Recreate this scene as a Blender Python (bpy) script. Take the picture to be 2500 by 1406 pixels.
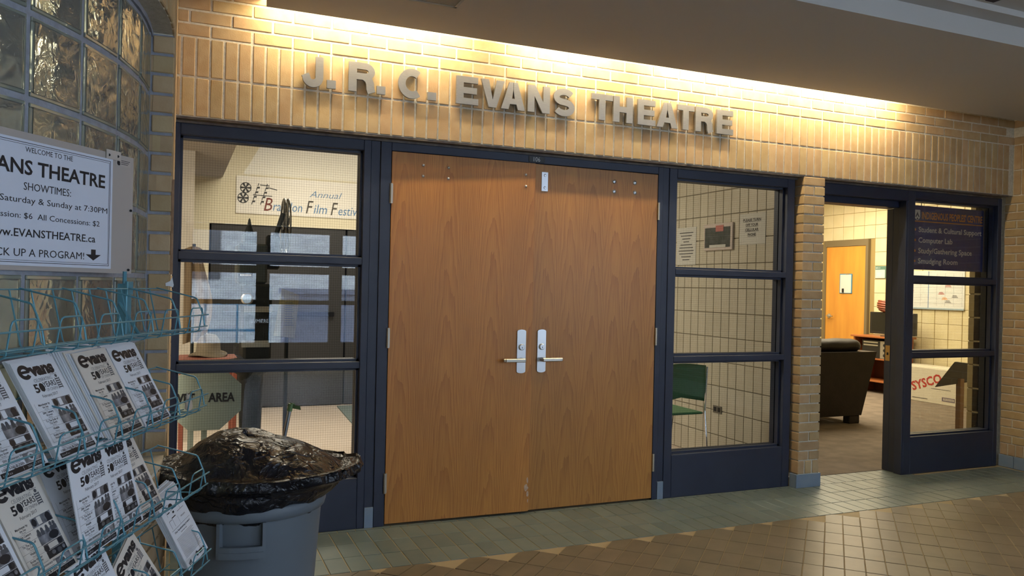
import bpy, math, random
from mathutils import Vector, Matrix, noise
random.seed(7)
sc = bpy.context.scene
for o in list(bpy.data.objects): bpy.data.objects.remove(o)
COL = sc.collection
PI = math.pi

# ------------------------------------------------------------------ camera
cd = bpy.data.cameras.new('camera'); cam = bpy.data.objects.new('camera', cd); COL.objects.link(cam)
cd.lens = 27.82; cd.sensor_width = 36; cd.clip_start = .05; cd.clip_end = 200
R_ = Vector((0.9210047, -0.3889319, 0.0219640)); U_ = Vector((-0.0196584, 0.0099071, 0.9997577)); F_ = Vector((0.3890552, 0.9212133, -0.0014787))
cam.matrix_world = Matrix(((R_.x, U_.x, -F_.x, 0.0047), (R_.y, U_.y, -F_.y, -4.3474), (R_.z, U_.z, -F_.z, 1.3751), (0, 0, 0, 1)))
sc.camera = cam
# ------------------------------------------------------------------ world, exposure, large lights
sc.view_settings.view_transform = 'Standard'; sc.view_settings.look = 'None'
sc.view_settings.gamma = 1; sc.view_settings.use_curve_mapping = False
sc.view_settings.exposure = 0.5
sc.cycles.use_denoising = True
sc.cycles.max_bounces = 10; sc.cycles.diffuse_bounces = 4; sc.cycles.glossy_bounces = 4
sc.cycles.transmission_bounces = 8; sc.cycles.transparent_max_bounces = 12
sc.cycles.caustics_reflective = False; sc.cycles.caustics_refractive = False
sc.cycles.sample_clamp_indirect = 6
wd = bpy.data.worlds.new('world'); sc.world = wd; wd.use_nodes = True
bg = wd.node_tree.nodes['Background']; bg.inputs[0].default_value = (.62, .76, 1, 1); bg.inputs[1].default_value = 16

def area(name, loc, rot, sx, sy, power, col, spread=PI):
    l = bpy.data.lights.new(name, 'AREA'); l.shape = 'RECTANGLE'; l.size = sx; l.size_y = sy; l.energy = power; l.color = col; l.spread = spread
    o = bpy.data.objects.new(name, l); COL.objects.link(o); o.location = loc; o.rotation_euler = rot
    return o
area('skylight', (2.6, -5.6, 2.84), (0, 0, 0), 3.6, 2.4, 30, (.66, .80, 1))
area('hall_daylight_fill', (6.15, -6.7, 1.75), (0, PI/2, 0), 1.8, 2.8, 95, (.58, .74, 1))  # added cool fill standing in for an unseen window; none is built here
area('lobby_light', (1.4, 2.6, 3.04), (0, 0, 0), 1.8, 1.2, 88, (1, .92, .78))
area('lobby_light_left', (-1.5, -.2, 2.56), (0, 0, 0), 1.4, 1.4, 40, (1, .88, .72))
area('lobby_fill_light', (-2.5, -2.6, 1.5), (PI/2, 0, -.25), 1.3, 1.6, 120, (1, .93, .80))  # added fill, brightens the room behind the glass blocks; no window there
area('office_light', (7.4, 3.6, 2.9), (0, 0, 0), 2.6, 2.4, 175, (1, .86, .60))

# ------------------------------------------------------------------ helpers
WO = {}
class MB:
    def __init__(s): s.v = []; s.f = []; s.m = []
    def convex(s, vs, fs, mi=0):
        c = Vector((0, 0, 0))
        for p in vs: c += Vector(p)
        c /= len(vs); b = len(s.v); s.v += [tuple(p) for p in vs]
        for f in fs:
            a = [Vector(vs[i]) for i in f]
            n = (a[1]-a[0]).cross(a[2]-a[0])
            if n.dot(sum(a, Vector())/len(a)-c) < 0: f = f[::-1]
            s.f.append([b+i for i in f]); s.m.append(mi)
    def box(s, x0, x1, y0, y1, z0, z1, mi=0, M=None):
        v = [(x, y, z) for x in (x0, x1) for y in (y0, y1) for z in (z0, z1)]
        if M: v = [tuple(M @ Vector(p)) for p in v]
        s.convex(v, [(0, 1, 3, 2), (4, 6, 7, 5), (0, 4, 5, 1), (2, 3, 7, 6), (0, 2, 6, 4), (1, 5, 7, 3)], mi); return s
    def cbox(s, x0, x1, y0, y1, z0, z1, c=.003, mi=0, M=None):
        X = (x0, x1); Y = (y0, y1); Z = (z0, z1); v = []; ix = {}
        for i in (0, 1):
            for j in (0, 1):
                for k in (0, 1):
                    a, b, d = X[i], Y[j], Z[k]; ia = a+(c if i == 0 else -c); ib = b+(c if j == 0 else -c); id_ = d+(c if k == 0 else -c)
                    for q, p in enumerate(((a, ib, id_), (ia, b, id_), (ia, ib, d))): ix[i, j, k, q] = len(v); v.append(p)
        g = lambda *a: ix[a]; f = []
        for i in (0, 1): f += [(g(i,0,0,0), g(i,1,0,0), g(i,1,1,0), g(i,0,1,0)), (g(0,i,0,1), g(1,i,0,1), g(1,i,1,1), g(0,i,1,1)), (g(0,0,i,2), g(1,0,i,2), g(1,1,i,2), g(0,1,i,2))]
        for i in (0, 1):
            for j in (0, 1):
                f += [(g(i,j,0,0), g(i,j,1,0), g(i,j,1,1), g(i,j,0,1)), (g(i,0,j,0), g(i,1,j,0), g(i,1,j,2), g(i,0,j,2)), (g(0,i,j,1), g(1,i,j,1), g(1,i,j,2), g(0,i,j,2))]
                for k in (0, 1): f.append((g(i,j,k,0), g(i,j,k,1), g(i,j,k,2)))
        if M: v = [tuple(M @ Vector(p)) for p in v]
        s.convex(v, f, mi); return s
    def tube(s, pts, r, n=6, mi=0, closed=False):
        pts = [Vector(p) for p in pts]; m = len(pts); b = len(s.v); prev = None
        rr = r if isinstance(r, (list, tuple)) else [r]*m
        for i, p in enumerate(pts):
            if closed: t = (pts[(i+1) % m]-pts[i-1])
            else: t = pts[min(i+1, m-1)]-pts[max(i-1, 0)]
            t.normalize()
            if prev is None:
                a = Vector((0, 0, 1)) if abs(t.z) < .9 else Vector((1, 0, 0)); x = t.cross(a).normalized()
            else: x = (prev-t*prev.dot(t)).normalized()
            prev = x; y = t.cross(x)
            for k in range(n): s.v.append(tuple(p+(x*math.cos(2*PI*k/n)+y*math.sin(2*PI*k/n))*rr[i]))
        for i in range(m if closed else m-1):
            for k in range(n):
                i2 = (i+1) % m
                s.f.append([b+i*n+k, b+i*n+(k+1) % n, b+i2*n+(k+1) % n, b+i2*n+k]); s.m.append(mi)
        if not closed:
            s.f.append([b+k for k in range(n)][::-1]); s.f.append([b+(m-1)*n+k for k in range(n)]); s.m += [mi, mi]
        return s
    def lathe(s, prof, c=(0, 0, 0), n=32, mi=0, cap=True, ax='z', fn=None):
        b = len(s.v)
        for r, z in prof:
            for k in range(n):
                a = 2*PI*k/n; p = (r*math.cos(a), r*math.sin(a), z)
                if ax == 'y': p = (p[0], p[2], p[1])
                if ax == 'x': p = (p[2], p[0], p[1])
                if fn: p = fn(p, a)
                s.v.append((c[0]+p[0], c[1]+p[1], c[2]+p[2]))
        for i in range(len(prof)-1):
            for k in range(n):
                q = [b+i*n+k, b+i*n+(k+1) % n, b+(i+1)*n+(k+1) % n, b+(i+1)*n+k]
                if ax == 'y': q = q[::-1]
                s.f.append(q); s.m.append(mi)
        if cap:
            s.f.append([b+k for k in range(n)][::-1]); s.f.append([b+(len(prof)-1)*n+k for k in range(n)]); s.m += [mi, mi]
        return s
    def prism(s, poly, o, ax, ay, d, mi=0):
        """polygon poly (2d) in plane o+x*ax+y*ay extruded by vector d"""
        o = Vector(o); ax = Vector(ax); ay = Vector(ay); d = Vector(d); n = len(poly)
        A = [o+ax*x+ay*y for x, y in poly]; b = len(s.v); s.v += [tuple(p) for p in A]+[tuple(p+d) for p in A]
        area2 = sum(poly[i][0]*poly[(i+1) % n][1]-poly[(i+1) % n][0]*poly[i][1] for i in range(n))
        flip = (area2 > 0) == (ax.cross(ay).dot(d) > 0)
        f1 = list(range(b, b+n)); f2 = list(range(b+n, b+2*n))
        s.f += [f1[::-1] if flip else f1, f2 if flip else f2[::-1]]; s.m += [mi, mi]
        for i in range(n):
            j = (i+1) % n; q = [b+i, b+j, b+n+j, b+n+i]
            s.f.append(q if flip else q[::-1]); s.m.append(mi)
        return s
    def quad(s, a, b, c, d, mi=0):
        k = len(s.v); s.v += [tuple(a), tuple(b), tuple(c), tuple(d)]; s.f.append([k, k+1, k+2, k+3]); s.m.append(mi); return s

def tag(o, label=None, cat=None, group=None, kind=None):
    if label: o['label'] = label
    if cat: o['category'] = cat
    if group: o['group'] = group
    if kind: o['kind'] = kind
    return o
def mesh(name, mb, mats, at=(0, 0, 0), smooth=False):
    me = bpy.data.meshes.new(name)
    me.from_pydata([(p[0]-at[0], p[1]-at[1], p[2]-at[2]) for p in mb.v], [], mb.f)
    for m in (mats if isinstance(mats, (list, tuple)) else [mats]): me.materials.append(m)
    me.polygons.foreach_set('material_index', mb.m)
    if smooth: me.polygons.foreach_set('use_smooth', [True]*len(mb.f))
    me.update(); return me
def link(name, me, parent=None, at=(0, 0, 0), rot=None, mode=None):
    o = bpy.data.objects.new(name, me); COL.objects.link(o)
    w = WO.get(parent.name, (0, 0, 0)) if parent else (0, 0, 0)
    if parent: o.parent = parent
    o.location = (at[0]-w[0], at[1]-w[1], at[2]-w[2]); WO[o.name] = tuple(at)
    if mode: o.rotation_mode = mode
    if rot: o.rotation_euler = rot
    return o
def obj(name, mb, mats, parent=None, at=(0, 0, 0), smooth=False):
    return link(name, mesh(name, mb, mats, at, smooth), parent, at)
def thing(name, label, cat, at=(0, 0, 0), group=None, kind=None, rot=None, local=False):
    o = bpy.data.objects.new(name, None); COL.objects.link(o); o.location = at; o.empty_display_size = .1
    if rot: o.rotation_euler = rot
    WO[o.name] = (0, 0, 0) if local else tuple(at)
    return tag(o, label, cat, group, kind)

# ------------------------------------------------------------------ materials
class NT:
    def __init__(s, name):
        s.mat = bpy.data.materials.new(name); s.mat.use_nodes = True; s.t = s.mat.node_tree
        s.t.nodes.clear(); s.out = s.t.nodes.new('ShaderNodeOutputMaterial')
    def n(s, typ, **k):
        nd = s.t.nodes.new('ShaderNode'+typ)
        for a, b in k.items():
            if hasattr(nd, a) and not isinstance(getattr(type(nd), a, None), type(None)) and a in nd.bl_rna.properties: setattr(nd, a, b)
            else: nd.inputs[a].default_value = b
        return nd
    def l(s, a, b): s.t.links.new(a, b)
    def math(s, op, a, b=None, c=None):
        m = s.t.nodes.new('ShaderNodeMath'); m.operation = op
        for i, q in enumerate((a, b, c)):
            if q is None: continue
            if isinstance(q, (int, float)): m.inputs[i].default_value = q
            else: s.l(q, m.inputs[i])
        return m.outputs[0]
def c4(c): return (c[0], c[1], c[2], 1)
def mat(name, col, rough=.5, metal=0, var=None, bump=None, rand=0, spec=.5, emis=0, ecol=None, coat=0):
    T = NT(name); b = T.n('BsdfPrincipled'); T.l(b.outputs[0], T.out.inputs[0])
    b.inputs['Base Color'].default_value = c4(col); b.inputs['Roughness'].default_value = rough
    b.inputs['Metallic'].default_value = metal; b.inputs['Specular IOR Level'].default_value = spec
    if coat: b.inputs['Coat Weight'].default_value = coat
    if emis: b.inputs['Emission Color'].default_value = c4(ecol or col); b.inputs['Emission Strength'].default_value = emis
    tc = T.n('TexCoord'); src = None
    if var:
        col2, scale = var[0], var[1]; st = var[2] if len(var) > 2 else (1, 1, 1)
        mp = T.n('Mapping'); mp.inputs['Scale'].default_value = st; T.l(tc.outputs['Object'], mp.inputs[0])
        if rand:
            oi0 = T.n('ObjectInfo'); ad = T.n('VectorMath'); ad.operation = 'ADD'; T.l(mp.outputs[0], ad.inputs[0])
            cx = T.n('CombineXYZ'); T.l(T.math('MULTIPLY', oi0.outputs['Random'], 37.0), cx.inputs[0]); T.l(cx.outputs[0], ad.inputs[1]); vec = ad.outputs[0]
        else: vec = mp.outputs[0]
        nz = T.n('TexNoise'); nz.inputs['Scale'].default_value = scale; nz.inputs['Detail'].default_value = 4; T.l(vec, nz.inputs['Vector'])
        mx = T.n('Mix'); mx.data_type = 'RGBA'; mx.inputs[6].default_value = c4(col); mx.inputs[7].default_value = c4(col2)
        rp = T.n('MapRange'); rp.inputs[1].default_value = .35; rp.inputs[2].default_value = .65; T.l(nz.outputs[0], rp.inputs[0])
        T.l(rp.outputs[0], mx.inputs[0]); src = mx.outputs[2]
    if rand:
        oi = T.n('ObjectInfo'); hs = T.n('HueSaturation')
        T.l(T.math('MULTIPLY_ADD', oi.outputs['Random'], rand, 1-rand/2), hs.inputs['Value'])
        r2 = T.math('FRACT', T.math('MULTIPLY', oi.outputs['Random'], 91.7))
        T.l(T.math('MULTIPLY_ADD', r2, rand*.07, .5-rand*.035), hs.inputs['Hue'])
        if src: T.l(src, hs.inputs['Color'])
        else: hs.inputs['Color'].default_value = c4(col)
        src = hs.outputs[0]
    if src: T.l(src, b.inputs['Base Color'])
    if bump:
        nb = T.n('TexNoise'); nb.inputs['Scale'].default_value = bump[0]; nb.inputs['Detail'].default_value = 5; T.l(tc.outputs['Object'], nb.inputs['Vector'])
        bm = T.n('Bump'); bm.inputs['Strength'].default_value = bump[1]; bm.inputs['Distance'].default_value = bump[2] if len(bump) > 2 else .01
        T.l(nb.outputs[0], bm.inputs['Height']); T.l(bm.outputs[0], b.inputs['Normal'])
    return T.mat

def glass_pane(name, wires=True, tint=.9):
    T = NT(name); tr = T.n('BsdfTransparent'); tr.inputs[0].default_value = (tint, tint*1.0, tint*.97, 1)
    gl = T.n('BsdfGlossy'); gl.inputs['Roughness'].default_value = .0; gl.inputs[0].default_value = (1, 1, 1, 1)
    fr = T.n('Fresnel'); ge = T.n('NewGeometry'); bf = ge.outputs['Backfacing']
    T.l(T.math('MULTIPLY_ADD', bf, 1/1.5-1.5, 1.5), fr.inputs[0])
    mx = T.n('MixShader'); T.l(T.math('MINIMUM', T.math('MULTIPLY', fr.outputs[0], 1.05), 1.0), mx.inputs[0]); T.l(tr.outputs[0], mx.inputs[1]); T.l(gl.outputs[0], mx.inputs[2])
    res = mx.outputs[0]
    if wires:
        tc = T.n('TexCoord'); sx = T.n('SeparateXYZ'); T.l(tc.outputs['Object'], sx.inputs[0])
        a = T.math('LESS_THAN', T.math('FRACT', T.math('MULTIPLY', sx.outputs[0], 1/.0132)), .065)
        b = T.math('LESS_THAN', T.math('FRACT', T.math('MULTIPLY', sx.outputs[2], 1/.0132)), .065)
        w = T.math('MULTIPLY', T.math('MAXIMUM', a, b), T.math('SUBTRACT', 1.0, bf))
        d = T.n('BsdfDiffuse'); d.inputs[0].default_value = (.05, .048, .045, 1)
        m2 = T.n('MixShader'); T.l(T.math('MULTIPLY', w, .6), m2.inputs[0]); T.l(res, m2.inputs[1]); T.l(d.outputs[0], m2.inputs[2]); res = m2.outputs[0]
    T.l(res, T.out.inputs[0]); return T.mat

def oak(name, c0, c1, per, off):
    T = NT(name); b = T.n('BsdfPrincipled'); T.l(b.outputs[0], T.out.inputs[0]); b.inputs['Roughness'].default_value = .42
    tc = T.n('TexCoord'); sx = T.n('SeparateXYZ'); T.l(tc.outputs['Object'], sx.inputs[0])
    nz = T.n('TexNoise'); mp = T.n('Mapping'); mp.inputs['Scale'].default_value = (5, 1, .9); T.l(tc.outputs['Object'], mp.inputs[0]); T.l(mp.outputs[0], nz.inputs['Vector']); nz.inputs['Scale'].default_value = 1.3; nz.inputs['Detail'].default_value = 3
    u = T.math('PINGPONG', T.math('ADD', sx.outputs[0], off), per)
    u = T.math('ADD', u, T.math('MULTIPLY', T.math('SUBTRACT', nz.outputs[0], .5), .05))
    c = T.math('MULTIPLY', T.math('MULTIPLY', u, u), 80)
    c = T.math('ADD', c, T.math('MULTIPLY', sx.outputs[2], .62))
    nz2 = T.n('TexNoise'); mp2 = T.n('Mapping'); mp2.inputs['Scale'].default_value = (12, 1, 1.8); T.l(tc.outputs['Object'], mp2.inputs[0]); T.l(mp2.outputs[0], nz2.inputs['Vector']); nz2.inputs['Scale'].default_value = 1.6; nz2.inputs['Detail'].default_value = 4
    c = T.math('ADD', c, T.math('MULTIPLY', nz2.outputs[0], .34))
    fr = T.math('FRACT', T.math('MULTIPLY', c, 5.5))
    g = T.math('POWER', fr, 2.2)
    po = T.n('TexNoise'); mp3 = T.n('Mapping'); mp3.inputs['Scale'].default_value = (260, 1, 5); T.l(tc.outputs['Object'], mp3.inputs[0]); T.l(mp3.outputs[0], po.inputs['Vector']); po.inputs['Scale'].default_value = 1; po.inputs['Detail'].default_value = 2
    pr = T.n('MapRange'); pr.inputs[1].default_value = .42; pr.inputs[2].default_value = .66; T.l(po.outputs[0], pr.inputs[0])
    f = T.math('ADD', T.math('MULTIPLY', g, .55), T.math('MULTIPLY', pr.outputs[0], .45))
    mx = T.n('Mix'); mx.data_type = 'RGBA'; mx.inputs[6].default_value = c4(c0); mx.inputs[7].default_value = c4(c1); T.l(f, mx.inputs[0])
    big = T.n('TexNoise'); mp4 = T.n('Mapping'); mp4.inputs['Scale'].default_value = (3.5, 1, .6); T.l(tc.outputs['Object'], mp4.inputs[0]); T.l(mp4.outputs[0], big.inputs['Vector']); big.inputs['Scale'].default_value = 1.2
    hs = T.n('HueSaturation'); T.l(T.math('MULTIPLY_ADD', big.outputs[0], .5, .75), hs.inputs['Value']); T.l(mx.outputs[2], hs.inputs['Color']); T.l(hs.outputs[0], b.inputs['Base Color'])
    return T.mat

def glass_block(name):
    T = NT(name); g = T.n('BsdfGlass'); g.inputs['IOR'].default_value = 1.42; g.inputs['Roughness'].default_value = .0; g.inputs['Color'].default_value = (.93, .95, .90, 1)
    tc = T.n('TexCoord'); oi = T.n('ObjectInfo'); ad = T.n('VectorMath'); ad.operation = 'ADD'; cx = T.n('CombineXYZ')
    T.l(T.math('MULTIPLY', oi.outputs['Random'], 53.0), cx.inputs[1]); T.l(tc.outputs['Object'], ad.inputs[0]); T.l(cx.outputs[0], ad.inputs[1])
    nz = T.n('TexNoise'); nz.inputs['Scale'].default_value = 9; nz.inputs['Detail'].default_value = 1.5; nz.inputs['Distortion'].default_value = 1.2; T.l(ad.outputs[0], nz.inputs['Vector'])
    bm = T.n('Bump'); bm.inputs['Strength'].default_value = 1; bm.inputs['Distance'].default_value = .010; T.l(nz.outputs[0], bm.inputs['Height']); T.l(bm.outputs[0], g.inputs['Normal'])
    # second, finer wave noise; a pale painted haze is mixed in below
    n2 = T.n('TexNoise'); n2.inputs['Scale'].default_value = 22; n2.inputs['Detail'].default_value = 2; n2.inputs['Distortion'].default_value = 1.6; T.l(ad.outputs[0], n2.inputs['Vector'])
    T.l(T.math('ADD', nz.outputs[0], T.math('MULTIPLY', n2.outputs[0], .28)), bm.inputs['Height'])
    d = T.n('BsdfPrincipled'); d.inputs['Base Color'].default_value = (.66, .66, .60, 1); d.inputs['Roughness'].default_value = .15; T.l(bm.outputs[0], d.inputs['Normal'])  # pale layer paints haze into the glass and brightens it
    mx = T.n('MixShader'); mx.inputs[0].default_value = .22; T.l(g.outputs[0], mx.inputs[1]); T.l(d.outputs[0], mx.inputs[2])
    T.l(mx.outputs[0], T.out.inputs[0]); return T.mat

BRICK = mat('buff_brick', (.45, .308, .155), .75, var=((.51, .37, .205), 14), rand=.22, bump=(160, .25, .003))
BRICK_D = mat('buff_brick_shade', (.50, .335, .19), .75, var=((.56, .40, .25), 14), rand=.22, bump=(160, .25, .003))
MORTAR = mat('mortar', (.74, .69, .58), .9, var=((.62, .57, .46), 60), bump=(220, .5, .004))
MORTAR_G = mat('grey_mortar', (.33, .35, .40), .85, var=((.27, .28, .31), 40), bump=(180, .4, .003))
NAVY = mat('navy_paint', (.015, .022, .050), .45, var=((.019, .027, .056), 6), bump=(90, .06, .002))
BLACKP = mat('black_plastic', (.012, .012, .013), .35)
DARK = mat('dark_gap', (.01, .01, .01), .8)
LINTEL = mat('lintel_steel', (.16, .13, .10), .6, var=((.09, .07, .06), 25))
SOFFIT = mat('soffit_plaster', (.52, .495, .46), .9, bump=(300, .12, .002))
OAK_L = oak('oak_veneer_left', (.56, .245, .050), (.35, .120, .024), .138, .10)
OAK_R = oak('oak_veneer_right', (.51, .235, .050), (.33, .125, .028), .080, .03)
STEEL = mat('satin_steel', (.55, .56, .58), .35, 1)
BRASSY = mat('hinge_steel', (.50, .46, .38), .4, 1)
LETTER = mat('brushed_letter', (.40, .395, .38), .42, .75, var=((.34, .335, .32), 30, (1, 1, 20)))
WHITE = mat('white_paint', (.86, .86, .86), .5)
PAPER = mat('paper', (.74, .76, .80), .7)
CREAM = mat('cream_paper', (.72, .66, .58), .7)
INK = mat('ink', (.015, .015, .02), .6)
GREYINK = mat('grey_ink', (.09, .09, .10), .6)
MIDINK = mat('mid_ink', (.33, .33, .35), .6, var=((.09, .09, .10), 55))
BLUEINK = mat('blue_ink', (.06, .17, .42), .6)
REDINK = mat('red_ink', (.45, .04, .03), .6)
ORANGE = mat('orange_ink', (.85, .33, .05), .6)
TILE_BLUE = mat('blue_green_tile', (.120, .158, .155), .38, var=((.15, .178, .165), 9), rand=.22, bump=(60, .10, .002))
TILE_BROWN = mat('brown_tile', (.130, .106, .073), .40, var=((.158, .128, .088), 8), rand=.16, bump=(60, .10, .002))
GROUT = mat('grout', (.33, .265, .165), .85)
BASETILE = mat('blue_base_tile', (.20, .27, .37), .35, var=((.23, .29, .37), 14))
CMU = mat('cream_block', (.54, .50, .40), .34, var=((.58, .54, .44), 5), rand=.10)
CMU_Y = mat('office_block', (.66, .58, .37), .35, var=((.70, .62, .42), 5), rand=.08)
JOINT_D = mat('block_joint', (.24, .215, .165), .9)
CREAMWALL = mat('cream_wall', (.70, .64, .48), .8, bump=(120, .1, .003))
TANWALL = mat('tan_wall', (.46, .42, .36), .85, var=((.36, .32, .27), 2))
LOBBYFLOOR = mat('lobby_floor', (.56, .47, .39), .4, var=((.60, .51, .43), 3))
CARPET = mat('carpet', (.205, .165, .13), .95, var=((.15, .12, .095), 7), bump=(400, .8, .004))
TEAL = mat('teal_wire', (.10, .29, .37), .36, .2)
CANGREY = mat('grey_bin_plastic', (.13, .155, .18), .5, bump=(40, .05, .002))
GLASS = glass_pane('wired_glass'); CLEAR = glass_pane('clear_glass', False, .95)
GBLOCK = glass_block('wavy_glass_block')
def rim_mat():
    T = NT('glass_rim'); b = T.n('BsdfPrincipled'); b.inputs['Base Color'].default_value = (.50, .54, .45, 1); b.inputs['Roughness'].default_value = .12; b.inputs['Transmission Weight'].default_value = .55; b.inputs['IOR'].default_value = 1.3
    T.l(b.outputs[0], T.out.inputs[0]); return T.mat
RIM = rim_mat()

# ------------------------------------------------------------------ text
_tc = {}
def text_geo(s, bold=0.0, shear=0.0):
    k = (s, bold, shear)
    if k not in _tc:
        cu = bpy.data.curves.new('t', 'FONT'); cu.body = s; cu.size = 1; cu.offset = bold; cu.shear = shear; cu.resolution_u = 2
        o = bpy.data.objects.new('t', cu); COL.objects.link(o)
        me = bpy.data.meshes.new_from_object(o.evaluated_get(bpy.context.evaluated_depsgraph_get()))
        v = [tuple(p.co) for p in me.vertices]; f = [list(p.vertices) for p in me.polygons]
        bpy.data.objects.remove(o); bpy.data.curves.remove(cu); bpy.data.meshes.remove(me)
        _tc[k] = (v, f)
    return _tc[k]
def text(mb, s, o, ax, ay, x0, x1, base, cap, mi=0, bold=0.0, shear=0.0, align='fit'):
    """lettering with capital height cap; baseline at base; spans x0..x1 ('fit') or centred/left with natural width"""
    v, f = text_geo(s, bold, shear)
    if not v: return
    o = Vector(o); ax = Vector(ax); ay = Vector(ay)
    xa = min(p[0] for p in v); xb = max(p[0] for p in v); sy = cap/.73; sx = sy
    if align == 'fit': sx = (x1-x0)/(xb-xa)
    elif align == 'c': x0 = (x0+x1)/2-(xb-xa)*sx/2
    elif align == 'r': x0 = x1-(xb-xa)*sx
    b = len(mb.v)
    for p in v: mb.v.append(tuple(o+ax*(x0+(p[0]-xa)*sx)+ay*(base+p[1]*sy)))
    flip = False
    for q in f: mb.f.append([b+i for i in q]); mb.m.append(mi)

# ================================================================== STRUCTURE
P = .068; Z0 = 2.2032            # brick pitch, underside of the brickwork over the frames
XR = 6.236                       # right wall face
brick_soldier = mesh('brick', MB().cbox(-.0288, .0288, -.045, .045, -.0968, .0968, .003), BRICK)
brick_stretch = mesh('brick', MB().cbox(-.0968, .0968, -.045, .045, -.0288, .0288, .003), BRICK)
brick_half = mesh('brick', MB().cbox(-.0458, .0458, -.045, .045, -.0288, .0288, .003), BRICK)
brick_head = mesh('brick', MB().cbox(-.0330, .0330, -.045, .045, -.0285, .0285, .003), BRICK)

wall = obj('wall_front', MB().box(-.02, XR+.2, .0045, .095, Z0+.002, 3.2).box(-.02, XR+.2, .095, .2, Z0-.01, 3.2), MORTAR)
tag(wall, 'buff brick wall above the blue frames, upright bricks below, long bricks above', 'wall', kind='structure')
def jit(a=.0012): return random.uniform(-a, a)
for row in (0, 1):
    for n in range(0, 92):
        x = (n+.5)*P
        if x > XR-.02: break
        link('brick', brick_soldier, wall, (x+jit(), .045+jit(), Z0+(1.5+3*row)*P), (jit(.004), jit(.006), jit(.006)))
for row, ph in ((0, 2), (1, .5), (2, 2)):
    z = Z0+(6.5+row)*P; k = -1
    while True:
        x = (ph-1.5+3*(k+1))*P; k += 1
        if x > XR-.05: break
        if x < .07: continue
        link('brick', brick_stretch, wall, (x+jit(), .045+jit(), z), (jit(.006), jit(.004), jit(.006)))
up = MB()
for row in (3, 4):
    ph = .5 if row % 2 else 2
    for k in range(32):
        x = (ph+1.5+3*k)*P
        if x < XR-.1: up.cbox(x-.0968, x+.0968, 0, .09, Z0+(6+row)*P+.005, Z0+(7+row)*P-.005)
for row, ph in ((1, .5), (0, 2), (2, 2)):       # cut bricks against the corners
    z = Z0+(6+row)*P
    x1 = ph*P
    if ph < 1: up.cbox(-.02, x1-.005, 0, .09, z+.005, z+P-.005)
    else: up.cbox(-.02, x1-.005-(.0 if x1 > .1 else 0), .001, .09, z+.005, z+P-.005)
up.cbox(-.02, -.005, .001, .09, Z0+.005, Z0+3*P-.005); up.cbox(-.02, -.005, .001, .09, Z0+3*P+.005, Z0+6*P-.005)
tag(obj('cut_brick', up, BRICK, wall), kind='stuff')
lin = obj('lintel', MB().box(-.02, 6.19, .004, .1, Z0-.010, Z0+.001).box(-.02, 6.19, .0602, .1, Z0-.022, Z0-.010), LINTEL, wall)

# ---- soffit, cove and hall ceiling
YS = -.272; YF = -1.475
sof = obj('ceiling', MB().box(.38, XR+.2, YF, YS, 2.728, 2.98), SOFFIT)
tag(sof, 'smooth brown grey soffit in front of the brick wall, light cove behind it', 'ceiling', kind='structure')
obj('upper_soffit', MB().box(-3.2, .379, YF, .005, 2.849, 3.1), SOFFIT, sof)
obj('cove_cover', MB().box(-3.2, XR+.2, -8.4, .3, 3.2, 3.3), SOFFIT, sof)
hc = MB().box(-3.2, XR+.2, -1.58, YF-.0005, 2.830, 3.2).box(-3.2, XR+.2, -8.4, -1.5805, 2.862, 3.0)
obj('stepped_soffit', hc, SOFFIT, sof)
for i in range(9):
    x = 4.05-.33*i if i else 4.05
    obj('ceiling_slot', MB().box(x-.03, x+.03, -2.7, -1.612, 2.855, 2.8625), mat('slot_dark', (.035, .02, .022), .8) if i == 0 else bpy.data.materials['slot_dark'], sof)
# recessed ceiling fixture
t = thing('ceiling_fixture', 'square blue grey recessed fixture in the brown soffit, only its corner seen', 'light fixture', (.9, -1.0, 2.728))
fr = MB()
for a, b, c, d in ((.58, 1.225, -.70, -.685), (.58, 1.225, -1.33, -1.315), (.58, .595, -1.33, -.685), (1.21, 1.225, -1.33, -.685)): fr.box(a, b, c, d, 2.722, 2.73)
obj('frame', fr, mat('fixture_frame', (.33, .36, .38), .5), t)
obj('grille', MB().box(.595, 1.21, -1.315, -.70, 2.7235, 2.7285), mat('fixture_grille', (.10, .13, .17), .5, var=((.14, .17, .21), 90)), t)
# cove tubes: the lamps that wash the brick wall
TUBE = mat('lamp_tube', (1, 1, 1), .4, emis=108, ecol=(1, .82, .52))
for i, (a, b) in enumerate(((.32, 1.50), (1.80, 2.55), (2.72, 3.80), (3.84, 4.90))):
    t = thing('fluorescent_tube', ['leftmost', 'second from left, shorter', 'third from left', 'rightmost'][i]+' lamp tube of four hidden behind the soffit edge', 'lamp', ((a+b)/2, -.165, 2.90))
    obj('tube', MB().tube([(a, -.165, 2.90), (b, -.165, 2.90)], .013, 10), TUBE, t)
    obj('lamp_holder', MB().box(a-.02, a, -.19, -.14, 2.87, 2.96).box(b, b+.02, -.19, -.14, 2.87, 2.96).box(a-.02, b+.02, -.20, -.13, 2.945, 2.975), WHITE, t)

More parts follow.
